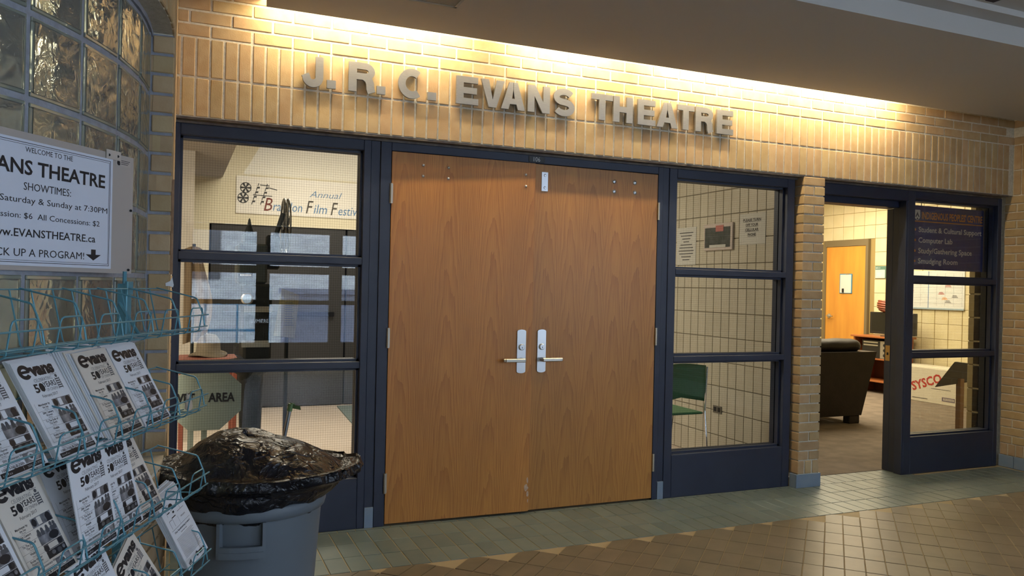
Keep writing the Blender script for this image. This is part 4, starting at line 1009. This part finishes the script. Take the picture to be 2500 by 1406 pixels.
pj = thing('film_projector', 'old black cinema film projector on a pedestal behind the left window', 'projector', (.43, .75, 0))
bk0 = mat('projector_black', (.012, .014, .012), .6, spec=.2); gm_ = mat('projector_green', (.040, .048, .042), .5, spec=.3); alu = mat('projector_metal', (.5, .5, .5), .25, 1)
obj('base', MB().lathe([(.20, 0), (.20, .03), (.10, .07), (.075, .12)], (.43, .75, 0), 24), bk0, pj)
obj('pedestal', MB().lathe([(.075, .12), (.060, .30), (.068, .62), (.075, .80), (.17, .86), (.175, .885), (.10, .90)], (.43, .75, 0), 24), bk0, pj, smooth=True)
obj('lamphouse', MB().cbox(.37, .53, .60, .95, .90, 1.36, c=.015), bk0, pj)
obj('projector_head', MB().cbox(.33, .50, .62, .90, 1.36, 1.60, c=.012).cbox(.36, .44, .66, .80, 1.60, 1.66, c=.01), gm_, pj)
obj('name_plate', MB().box(.335, .42, .617, .6195, 1.395, 1.425), DARK, pj)
m = MB(); [m.box(.345+.008*i, .351+.008*i, .6155, .6168, 1.405, 1.415) for i in range(8)]; obj('plate_marks', m, WHITE, pj)
obj('name_plate', MB().box(.40, .52, .597, .5995, 1.12, 1.16), DARK, pj)
m = MB(); text(m, 'LUMIERE', (0, .5965, 0), (1, 0, 0), (0, 0, 1), .41, .51, 1.128, .022); obj('plate_lettering', m, alu, pj)
obj('lens', MB().lathe([(.035, 0), (.035, -.05), (.028, -.055), (.028, -.03), (.001, -.03)], (.385, .62, 1.27), 20, ax='y'), alu, pj)
obj('light_panel', MB().cbox(.36, .52, .594, .599, .98, 1.02, c=.001).cbox(.37, .53, .594, .599, 1.19, 1.225, c=.001), mat('pale_panel', (.30, .29, .24), .5), pj)
rl = obj('magazine_arm', MB().cbox(.50, .58, .70, .78, 1.45, 1.66, c=.01).tube([(.54, .74, 1.6), (.60, .74, 1.80)], .015, 8), bk0, pj)
rm = MB()
for s_ in (-.012, .012):
    rm.tube([(.615+s_, .74+.15*math.cos(2*PI*i/28), 1.72+.17*math.sin(2*PI*i/28)) for i in range(28)], .006, 6, closed=True)
    for i in range(5):
        a = 2*PI*i/5+.3; rm.tube([(.615+s_, .74+.03*math.cos(a), 1.72+.03*math.sin(a)), (.615+s_, .74+.15*math.cos(a), 1.72+.17*math.sin(a))], .007, 6)
rm.lathe([(.035, -.014), (.035, .014)], (.615, .74, 1.72), 16, ax='x')
obj('film_reel', rm, mat('reel_metal', (.12, .115, .10), .35, 1), pj)
obj('finial', MB().lathe([(.03, 1.66), (.022, 1.69), (.012, 1.72), (.006, 1.75), (.001, 1.76)], (.40, .73, 0), 12), bk0, pj)
t = thing('yellow_card', 'tall yellowed instruction card standing beside the projector', 'card', (.60, .44, 0))
obj('card_sheet', MB().prism([(.525, 1.06), (.645, 1.045), (.665, 1.30), (.565, 1.335)], (0, .44, 0), (1, 0, 0), (0, 0, 1), (0, .004, 0)), mat('yellow_card', (.42, .33, .14), .6), t)
m = MB(); [m.box(.585, .635-.004*(i % 3), .4390, .4396, 1.12+.013*i, 1.123+.013*i) for i in range(11)]; obj('card_print', m, GREYINK, t)
obj('card_support', MB().tube([(.60, .455, 0), (.60, .455, 1.08)], .012, 8).lathe([(.07, 0), (.07, .015), (.02, .03)], (.60, .42, 0), 20), bk0, t)
t = thing('draped_cloth', 'brown cloth drape hanging beside the projector behind the left window', 'cloth', (.10, 1.9, 0))
dm = MB(); n = 18; rows_ = 14
for j in range(rows_+1):
    k = j/rows_; z = 1.60-.70*k
    for i in range(n+1):
        u = i/n; wv = .015*math.sin(u*14+k*3); dm.v.append((.045+(.12+.08*math.sin(k*2.6)**2)*u, 1.90+wv+.03*k, z+.02*math.sin(u*3)))
for j in range(rows_):
    for i in range(n): dm.f.append([j*(n+1)+i, j*(n+1)+i+1, (j+1)*(n+1)+i+1, (j+1)*(n+1)+i]); dm.m.append(0)
obj('drape', dm, mat('brown_cloth', (.14, .10, .06), .9), t, smooth=True)
obj('hanger_pole', MB().tube([(.11, 1.94, 0), (.11, 1.94, 1.64)], .012, 8).lathe([(.14, 0), (.14, .02), (.03, .04)], (.11, 1.94, 0), 20), bk0, t)
t = thing('canvas_hat', 'crumpled tan canvas hat on the reddish wooden stool behind the left window', 'hat', (.20, 1.28, .87))
obj('hat_body', MB().lathe([(.12, .872), (.115, .885), (.075, .90), (.07, .97), (.05, 1.0), (.001, 1.01)], (.20, 1.28, 0), 24, fn=lambda p, a: (p[0]*(1+.10*math.sin(3*a)), p[1], p[2]+.012*math.sin(2*a))), mat('tan_canvas', (.15, .12, .08), .9), t, smooth=True)
t = thing('wooden_stool', 'reddish wooden stool with the tan hat on its seat', 'stool', (.20, 1.28, 0))
obj('seat', MB().cbox(.02, .38, 1.11, 1.45, .84, .868, c=.006), rw_, t)
for x in (.04, .36):
    for y in (1.13, 1.43): obj('leg', MB().cbox(x-.015, x+.015, y-.015, y+.015, 0, .84), rw_, t)
t = thing('wet_area_sign', 'grey green octagonal WET AREA floor sign behind the lower left pane', 'sign', (.12, .40, .3))
cxs, czs, rr = .155, .72, .203
oc = [(cxs+rr*math.cos(PI/8+i*PI/4)*1.02, czs+rr*math.sin(PI/8+i*PI/4)*.95) for i in range(8)]
SG = mat('sign_sage', (.40, .46, .39), .5)
obj('sign_face', MB().prism(oc, (0, .35, 0), (1, 0, 0), (0, 0, 1), (0, .012, 0)), SG, t)
m = MB(); text(m, 'WET', (0, .3485, 0), (1, 0, 0), (0, 0, 1), -.012, .103, .700, .050, bold=.035); text(m, 'AREA', (0, .3485, 0), (1, 0, 0), (0, 0, 1), .172, .312, .700, .050, bold=.035)
for x in (.00, .085, .165, .215, .262): pass
obj('lettering', m, INK, t)
obj('sign_stand', MB().box(.07, .10, .362, .38, 0, .70).box(.14, .17, .362, .38, 0, .70).box(.0, .24, .33, .50, 0, .02), SG, t)
t = tag(obj('floor_mat', MB().prism([(1.60, 3.50), (1.95, 5.05), (1.66, 5.2)] if False else [(1.60, 3.40), (2.9, 3.40), (2.9, 4.5), (1.66, 4.5)], (0, 0, .0005), (1, 0, 0), (0, 1, 0), (0, 0, .012)), mat('mat_green', (.13, .17, .16), .9), at=(2.2, 4, 0)), 'blue green mat on the lobby floor before the dark opening', 'mat')

# ================================================================== BEHIND THE RIGHT SIDE WINDOW
ch = thing('lobby_chair', 'green plastic chair with thin chrome legs behind the right side window', 'chair', (3.52, .72, 0))
GRN = mat('green_plastic', (.030, .19, .075), .4); CHR = mat('chrome', (.75, .76, .78), .12, 1)
bm_ = MB(); n = 16
for face, dy in ((0, 0), (1, .012)):
    for j in range(9):
        for i in range(n+1):
            u = i/n-.5; k = j/8; xx = 3.53+u*.40*(1-.05*k); cy = .62+.10*(.25-u*u)+.02*(1-k)+dy
            z = .565+.245*k+(.014*math.sin((u+.5)*PI) if j == 8 else 0)+(-.03*abs(u)*2*(1-k))
            bm_.v.append((xx, cy, z))
N_ = (n+1)*9
for j in range(8):
    for i in range(n):
        a = j*(n+1)+i; bm_.f += [[a, a+1, a+n+2, a+n+1], [N_+a, N_+a+n+1, N_+a+n+2, N_+a+1]]; bm_.m += [0, 0]
for i in range(n):
    a = i; c = 8*(n+1)+i; bm_.f += [[a, N_+a, N_+a+1, a+1], [c, c+1, N_+c+1, N_+c]]; bm_.m += [0, 0]
for j in range(8):
    a = j*(n+1); c = a+n; bm_.f += [[a, a+n+1, N_+a+n+1, N_+a], [c, N_+c, N_+c+n+1, c+n+1]]; bm_.m += [0, 0]
obj('backrest', bm_, GRN, ch, smooth=True)
obj('seat', MB().cbox(3.33, 3.73, .66, 1.06, .432, .450, c=.006), GRN, ch)
for s_ in (3.325, 3.735):
    obj('leg', MB().tube([(s_, .625, .80), (s_, .645, .46), (s_-.0, .59, .012)], .0085, 8), CHR, ch); obj('leg', MB().tube([(s_, .66, .44), (s_, 1.05, .44), (s_, 1.12, .012)], .0085, 8), CHR, ch)
t = thing('wall_socket', 'small steel double wall socket low behind the green chair', 'socket', (4.088, .95, .41))
obj('plate', MB().cbox(4.084, 4.0895, .895, 1.005, .380, .440, c=.001), mat('socket_steel', (.20, .19, .16), .5, .6), t)
for y in (.925, .975): obj('outlet', MB().cbox(4.0822, 4.0842, y-.017, y+.017, .392, .428, c=.001), DARK, t)
t = tag(obj('lobby_rug', MB().box(2.9, 3.75, .32, 1.3, .0005, .010), mat('rug_brown', (.07, .055, .045), .95), at=(3.3, .8, 0)), 'dark brown rug under the green chair', 'rug')
def wallsheet(name, label, cat, y0, y1, z0, z1, m_, body=None):
    t = thing(name, label, cat, (4.085, (y0+y1)/2, z0)); obj('sheet', MB().box(4.0865, 4.0885, y0, y1, z0, z1), m_, t); return t
PAPG = mat('notice_paper', (.60, .60, .56), .7)
t = wallsheet('notice_sheet', 'small typed notice on the block wall, nearest the double doors', 'notice', 1.29, 1.57, 1.60, 1.925, PAPG)
m = MB()
for i, w_ in enumerate((.20, .16, .12, .08, .17, .20, .22, .20, .14, .10)): m.box(4.0853, 4.0862, 1.43-w_/2, 1.43+w_/2, 1.875-.026*i, 1.883-.026*i)
obj('print', m, GREYINK, t)
t = thing('framed_picture', 'framed dark photograph with pink note hanging on the block wall', 'picture', (4.08, .975, 1.72))
obj('frame', MB().cbox(4.072, 4.088, .790, 1.160, 1.712, 1.932, c=.003), mat('pink_white', (.60, .52, .48), .6), t)
obj('photo', MB().box(4.0705, 4.0712, .815, 1.145, 1.735, 1.900), mat('photo_dark', (.018, .030, .028), .3, var=((.06, .07, .07), 20)), t)
m = MB().box(4.069, 4.0700, .90, 1.0, 1.865, 1.915); obj('note', m, mat('pink_note', (.50, .16, .14), .6), t)
obj('caption', MB().box(4.069, 4.0700, .87, 1.08, 1.735, 1.757), PAPG, t)
t = wallsheet('phone_notice', 'white notice asking to turn off phones on block wall', 'notice', .42, .72, 1.745, 1.985, PAPG)
m = MB()
for i, (s, w_) in enumerate((('PLEASE TURN', .205), ('OFF YOUR', .145), ('CELLULAR', .155), ('PHONE', .095))):
    text(m, s, (4.0858, 0, 0), (0, -1, 0), (0, 0, 1), -.575-w_/2, -.575+w_/2, 1.925-.038*i, .021, bold=.03); m.box(4.0855, 4.0860, .575-w_/2, .575+w_/2, 1.919-.038*i, 1.9215-.038*i)
obj('lettering', m, INK, t)

# ================================================================== OFFICE THINGS
t = thing('centre_sign', 'navy hanging sign with orange heading and white list inside the office window', 'sign', (5.75, .175, 1.6))
obj('sign_panel', MB().cbox(5.30, 6.135, .172, .177, 1.582, 2.090, c=.001), mat('sign_navy', (.028, .045, .24), .45), t)
m = MB(); sy = .1712
def st(s, x0, x1, b_, c_, mi=0, **k): text(m, s, (0, sy, 0), (1, 0, 0), (0, 0, 1), x0, x1, b_, c_, mi=mi, **k)
st("INDIGENOUS PEOPLES' CENTRE", 5.425, 6.120, 1.985, .058, 1, bold=.025)
m.box(5.31, 6.125, sy-.0004, sy, 1.960, 1.968, 1)
for s, x1, b_ in (('Student & Cultural Support', 6.112, 1.880), ('Computer Lab', 5.775, 1.797), ('Study/Gathering Space', 6.002, 1.713), ('Smudging Room', 5.838, 1.632)):
    st(s, 5.392, x1, b_, .043, 0, bold=.022)
    n0 = len(m.v); m.v += [(5.356+.010*math.cos(i*PI/5), sy, b_+.018+.010*math.sin(i*PI/5)) for i in range(10)]; m.f.append(list(range(n0, n0+10))); m.m.append(1)
sh = [(5.345, 2.055), (5.405, 2.055), (5.405, 2.000), (5.398, 1.985), (5.375, 1.972), (5.352, 1.985), (5.345, 2.000)]
m.prism(sh, (0, sy, 0), (1, 0, 0), (0, 0, 1), (0, -.0003, 0), 0); m.prism([(5.352, 1.998), (5.375, 2.040), (5.398, 1.998), (5.386, 1.998), (5.375, 2.016), (5.364, 1.998)], (0, sy-.0004, 0), (1, 0, 0), (0, 0, 1), (0, -.0003, 0), 2)
m.lathe([(.008, 0), (.008, -.0004)], (5.375, sy-.0004, 1.985), 12, ax='y', mi=2)
obj('lettering', m, [WHITE, ORANGE, mat('sign_navy2', (.02, .03, .10), .5)], t)
obj('hook', MB().tube([(5.42, .174, 2.088), (5.42, .174, 2.14)], .003, 6).tube([(6.05, .174, 2.088), (6.05, .174, 2.14)], .003, 6), DARK, t)

LEA = mat('brown_leather', (.011, .0075, .0055), .48, spec=.2, var=((.016, .011, .008), 8), bump=(80, .3, .004))
s_ = thing('leather_sofa', 'dark brown leather sofa seen from behind inside the doorway', 'sofa', (6.0, 2.4, 0))
m = MB(); m.convex([(5.15, 1.96, .09), (6.74, 1.96, .09), (5.15, 1.92, .768), (6.90, 1.92, .768), (5.15, 2.16, .09), (6.74, 2.16, .09), (5.15, 2.14, .768), (6.90, 2.14, .768)], [(0, 1, 3, 2), (4, 6, 7, 5), (0, 4, 5, 1), (2, 3, 7, 6), (0, 2, 6, 4), (1, 5, 7, 3)])
obj('back_panel', m, LEA, s_)
obj('arm', MB().convex and (lambda mb: (mb.convex([(6.55, 2.165, .09), (6.74, 2.165, .09), (6.62, 2.165, .64), (6.90, 2.165, .68), (6.55, 2.95, .09), (6.74, 2.95, .09), (6.62, 2.95, .60), (6.88, 2.95, .62)], [(0, 1, 3, 2), (4, 6, 7, 5), (0, 4, 5, 1), (2, 3, 7, 6), (0, 2, 6, 4), (1, 5, 7, 3)]), mb)[1])(MB()), LEA, s_)
obj('arm', MB().cbox(5.15, 5.38, 2.165, 2.95, .09, .64, c=.03), LEA, s_)
obj('seat_cushion', MB().cbox(5.385, 6.545, 2.17, 2.93, .20, .46, c=.03), LEA, s_)
m = MB()
n1, n2 = 26, 12
for x0, x1 in ((5.18, 5.95), (5.96, 6.78)):
    b0 = len(m.v)
    for j in range(n2):
        a = 2*PI*j/n2
        for i in range(n1+1):
            u = i/n1; e = min(1, 9*min(u, 1-u))**.5; e = max(e, .05); q = .003*math.sin(u*17+j)*e
            m.v.append((x0+(x1-x0)*u, 2.10+(.13*(.6+.4*e) if 0<i<n1 else .05)*math.cos(a)+q, .825+(.075*(.65+.35*e) if 0<i<n1 else .03)*math.sin(a)+q))
    for j in range(n2):
        for i in range(n1): m.f.append([b0+j*(n1+1)+i, b0+((j+1) % n2)*(n1+1)+i, b0+((j+1) % n2)*(n1+1)+i+1, b0+j*(n1+1)+i+1][::-1]); m.m.append(0)
    m.f.append([b0+j*(n1+1) for j in range(n2)]); m.f.append([b0+j*(n1+1)+n1 for j in range(n2)][::-1]); m.m += [0, 0]
obj('back_cushion', m, LEA, s_, smooth=True)
for x, y in ((5.22, 1.97), (6.58, 1.97), (5.22, 2.85), (6.58, 2.85)): obj('foot', MB().cbox(x, x+.15, y, y+.09, .003, .09, c=.008), LEA, s_)
for i in range(9): obj('stud', MB().lathe([(.010, 0), (.008, -.004), (.001, -.006)], (5.165, 1.955-.004*i*.5, .14+.07*i), 8, ax='y'), DARK, s_) if i < 0 else None

WOOD = mat('stand_wood', (.36, .12, .035), .4, var=((.28, .085, .025), 4, (1, .3, 4)))
t = thing('television_stand', 'reddish wooden television stand with stereo on its shelf', 'stand', (9.17, 3.87, 0))
obj('top', MB().cbox(8.93, 9.37, 3.50, 4.24, .775, .80), WOOD, t)
for y in (3.53, 4.17): obj('side_panel', MB().cbox(8.95, 9.35, y, y+.03, .003, .775), WOOD, t)
for z in (.16, .47): obj('shelf', MB().cbox(8.96, 9.34, 3.56, 4.17, z, z+.02), WOOD, t)
obj('back_board', MB().box(9.335, 9.345, 3.56, 4.17, .003, .775), mat('stand_dark', (.10, .03, .012), .6), t)
t = thing('stereo', 'silver and black stereo unit on the television stand shelf', 'stereo', (9.1, 3.84, .49))
obj('housing', MB().cbox(8.99, 9.28, 3.60, 4.08, .4905, .74, c=.004), BLACKP, t)
obj('front_panel', MB().cbox(8.982, 8.9895, 3.60, 3.76, .495, .735, c=.001), mat('silver_panel', (.40, .38, .34), .35, .7), t)
for z in (.54, .61, .68): obj('knob', MB().lathe([(.022, 0), (.020, -.012), (.001, -.014)], (8.981, 3.68, z), 14, ax='x'), BLACKP, t)
for z in (.66, .70): obj('display_bar', MB().box(8.984, 8.9895, 3.80, 4.05, z, z+.02), STEEL, t)
t = thing('television', 'small black flat television on the wooden stand', 'television', (9.08, 3.64, .8))
obj('screen_housing', MB().cbox(9.06, 9.11, 3.27, 4.02, .832, 1.135, c=.006), BLACKP, t); obj('screen', MB().box(9.0575, 9.0605, 3.31, 3.98, .872, 1.115), mat('tv_screen', (.006, .007, .007), .12), t)
obj('foot', MB().cbox(9.02, 9.16, 3.50, 3.80, .8005, .81).cbox(9.075, 9.105, 3.62, 3.68, .81, .84), BLACKP, t)
t = thing('clay_basket', 'red brown coiled clay bowl on top of the television', 'bowl', (9.085, 3.72, 1.135))
m = MB().lathe([(.05, 1.1365), (.10, 1.15), (.135, 1.19), (.14, 1.25), (.13, 1.29), (.12, 1.285), (.12, 1.2), (.05, 1.16)], (9.085, 3.74, 0), 28, fn=lambda p, a: (p[0]*(.8), p[1], p[2]+.008*math.sin(a*3)))
obj('bowl', m, mat('clay', (.26, .07, .035), .45), t, smooth=True)
for z, r in ((1.17, .118), (1.20, .138), (1.23, .142), (1.26, .140), (1.29, .127)): obj('coil', MB().tube([(9.085+r*.8*math.cos(2*PI*i/24), 3.74+r*math.sin(2*PI*i/24), z+.006*math.sin(2*PI*i/24*3)) for i in range(24)], .010, 6, closed=True), bpy.data.materials['clay'], t)
t = thing('cardboard_box', 'long white cardboard box with red slanted lettering under the office wall', 'box', (9.14, 3.0, 0))
CB = mat('white_card', (.66, .62, .52), .7)
obj('carton', MB().cbox(8.93, 9.35, 2.50, 3.505, .004, .445, c=.003), CB, t)
m = MB()
a = math.radians(20); text(m, 'SYSCO', (8.9285, 3.17, .135), (0, -math.cos(a), math.sin(a)), (0, math.sin(a), math.cos(a)), 0, .46, 0, .115, mi=0, bold=.03)
m.box(8.9283, 8.929, 2.56, 2.74, .05, .10, 2); text(m, 'for', (8.9285, 0, 0), (0, -1, 0), (0, 0, 1), -2.72, -2.65, .31, .035, mi=1)
m.box(8.9283, 8.929, 2.95, 3.18, .045, .052, 1); m.box(8.9283, 8.929, 2.62, 2.9, .19, .195, 1); [m.box(8.928, 8.9283, 2.57+.02*i, 2.582+.02*i, .06, .09, 3) for i in range(8)]
obj('printing', m, [REDINK, GREYINK, mat('box_purple', (.13, .10, .16), .6), CB], t)
obj('lid_flap', MB().box(8.94, 9.34, 2.52, 3.49, .445, .452), CB, t)
t = thing('music_stand', 'dark slanted desk on a brown wooden post inside the office window', 'stand', (6.86, .90, 0))
obj('post', MB().cbox(6.832, 6.884, .88, .93, .003, .60), mat('post_wood', (.20, .11, .06), .6), t)
obj('base', MB().cbox(6.70, 7.02, .87, .94, .003, .04).cbox(6.83, 6.89, .75, 1.06, .003, .04), bpy.data.materials['post_wood'], t)
m = MB(); 
dk_ = [(6.63, .995, .512), (6.80, .925, .755), (7.0, .84, .735), (7.0, .84, .580)]
m.convex([p for p in dk_]+[(p[0]+.06, p[1]+.03, p[2]) for p in dk_], [(0, 1, 2, 3), (4, 5, 6, 7), (0, 1, 5, 4), (1, 2, 6, 5), (2, 3, 7, 6), (3, 0, 4, 7)])
obj('desk', m, mat('desk_dark', (.030, .031, .036), .6), t)
t = thing('whiteboard_calendar', 'whiteboard calendar with red and orange notes on the office wall', 'whiteboard', (9.39, 3.4, 1.2))
obj('board', MB().cbox(9.385, 9.3995, 2.81, 3.95, 1.20, 1.715, c=.002), mat('board_white', (.70, .72, .74), .3), t)
obj('tray', MB().box(9.375, 9.386, 2.81, 3.95, 1.195, 1.215), mat('board_trim', (.32, .42, .50), .4), t)
m = MB()
for i in range(9): m.box(9.3838, 9.3848, 2.84+.125*i, 2.843+.125*i, 1.24, 1.68, 0)
for i in range(6): m.box(9.3838, 9.3848, 2.84, 3.92, 1.28+.07*i, 1.2825+.07*i, 0)
m.box(9.383, 9.3848, 3.34, 3.348, 1.21, 1.71, 1)
for y, z, mi in ((3.05, 1.50, 2), (3.15, 1.40, 2), (3.10, 1.33, 3), (3.62, 1.44, 2), (3.7, 1.48, 3), (2.95, 1.60, 3), (3.30, 1.57, 3), (3.66, 1.40, 4), (3.05, 1.29, 4), (2.95, 1.36, 4)):
    for q in range(3): m.box(9.3832, 9.3846, y-.05+.01*q, y+.04-.006*q, z+.012*q, z+.005+.012*q, mi)
obj('writing', m, [mat('grid_line', (.42, .44, .48), .6), BLUEINK, REDINK, ORANGE, GREYINK], t)
t = thing('room_sign', 'small green and white room sign right of the orange door', 'sign', (9.39, 4.15, 1.62))
obj('plate', MB().cbox(9.388, 9.3995, 4.06, 4.25, 1.615, 1.795, c=.004), mat('sign_green', (.10, .20, .17), .5), t); obj('insert', MB().box(9.3865, 9.3881, 4.07, 4.24, 1.62, 1.74), PAPG, t)
m = MB(); text(m, '101-1', (9.3873, 0, 0), (0, -1, 0), (0, 0, 1), -4.235, -4.16, 1.755, .024); [m.box(9.386, 9.3865, 4.12+.01*i, 4.21, 1.69-.018*i, 1.694-.018*i) for i in range(3)]; obj('lettering', m, [GREYINK if False else WHITE], t)
t = thing('clipboard', 'white message board with blue edge on the orange door', 'clipboard', (9.36, 4.76, 1.39))
obj('backing', MB().cbox(9.354, 9.3648, 4.640, 4.885, 1.385, 1.685, c=.004), mat('clip_blue', (.05, .20, .32), .5), t); obj('sheet', MB().box(9.3525, 9.3541, 4.655, 4.87, 1.395, 1.672), mat('sheet_white', (.62, .64, .62), .5), t)
obj('marker', MB().cbox(9.335, 9.352, 4.79, 4.82, 1.40, 1.46, c=.003), BLACKP, t); obj('clip', MB().cbox(9.35, 9.3525, 4.70, 4.76, 1.672, 1.69, c=.001), STEEL, t)

# ================================================================== ENTRANCE HALL BEHIND THE VIEWER (seen only as reflections)
YB = -8.2
we = MB().box(-3.3, .10, YB-.2, YB, 0, 3.2).box(3.4, XR+.2, YB-.2, YB, 0, 3.2).box(.10, 3.4, YB-.2, YB, 2.25, 3.2)
tag(obj('wall_entrance', we, CREAMWALL), 'cream wall around the glazed entrance across the hall', 'wall', kind='structure')
tag(obj('wall_hall_left', MB().box(-3.5, -3.3, -8.4, -2.9, 0, 3.2), CREAMWALL), 'cream wall on the left of the hall', 'wall', kind='structure')
for i, (a, b) in enumerate(((.10, 1.22), (1.22, 2.34), (2.34, 3.40))):
    D = thing(f'door_{5+i}', ['left', 'middle', 'right'][i]+' dark framed glass entrance door across the hall', 'door', ((a+b)/2, YB, 0), kind='structure')
    f = MB()
    for bx in ((a, a+.10, 0, 2.24), (b-.10, b, 0, 2.24), (a+.1, b-.1, 0, .42), (a+.1, b-.1, 1.50, 1.62), (a+.1, b-.1, 2.14, 2.24), (a+.1, b-.1, 1.02, 1.09)): f.box(bx[0], bx[1], YB-.06, YB, bx[2], bx[3])
    obj('frame', f, dkm, D); obj('push_bar', MB().cbox(a+.08, b-.08, YB+.03, YB+.07, 1.03, 1.08), bpy.data.materials['bar_dark'], D)
    obj('pane', MB().box(a+.1, b-.1, YB-.035, YB-.03, .42, 2.14), CLEAR, D)
tag(obj('ground_snow', MB().box(-14, 18, -26, YB-.2, -.30, -.10), mat('snow', (.72, .76, .82), .9, bump=(3, .3, .1))), 'snowy ground outside the entrance doors', 'snow', kind='structure')
sw = thing('stone_building', 'pale grey stone building across the snow, seen reflected in the window', 'building', (1.5, -15, -.1))
obj('wall', MB().box(-8, 12, -15.4, -15, -.1, 6), mat('stone_wall', (.55, .55, .53), .9, var=((.36, .36, .37), 3, (1, 1, 3))), sw)
obj('window', MB().box(-.2, .9, -15.0, -14.96, 1.4, 2.6).lathe([(.55, -14.96), (.0001, -14.955)], (.35, 0, 2.6), 24, ax='y', cap=False), mat('window_dark', (.06, .07, .09), .3), sw)
rl = thing('ramp_rail', 'blue metal ramp railing outside the entrance doors', 'railing', (1.5, -11, -.1))
for z in (.45, .95): obj('rail', MB().tube([(-1.2, -11, z), (1.6, -11, z)], .025, 8), bpy.data.materials['clip_blue'], rl)
for i in range(6): obj('baluster', MB().tube([(-1.2+.56*i, -11, -.1), (-1.2+.56*i, -11, .95)], .02, 6), bpy.data.materials['clip_blue'], rl)
bw = tag(obj('ramp_wall', MB().box(1.9, 6, -11.6, -11.2, -.1, 1.15).box(1.85, 6.05, -11.65, -11.15, 1.15, 1.25), mat('ramp_brick', (.20, .22, .30), .9, var=((.15, .17, .24), 4, (1, 1, 4)))), 'low blue grey brick ramp wall outside the entrance doors', 'wall', kind='structure')
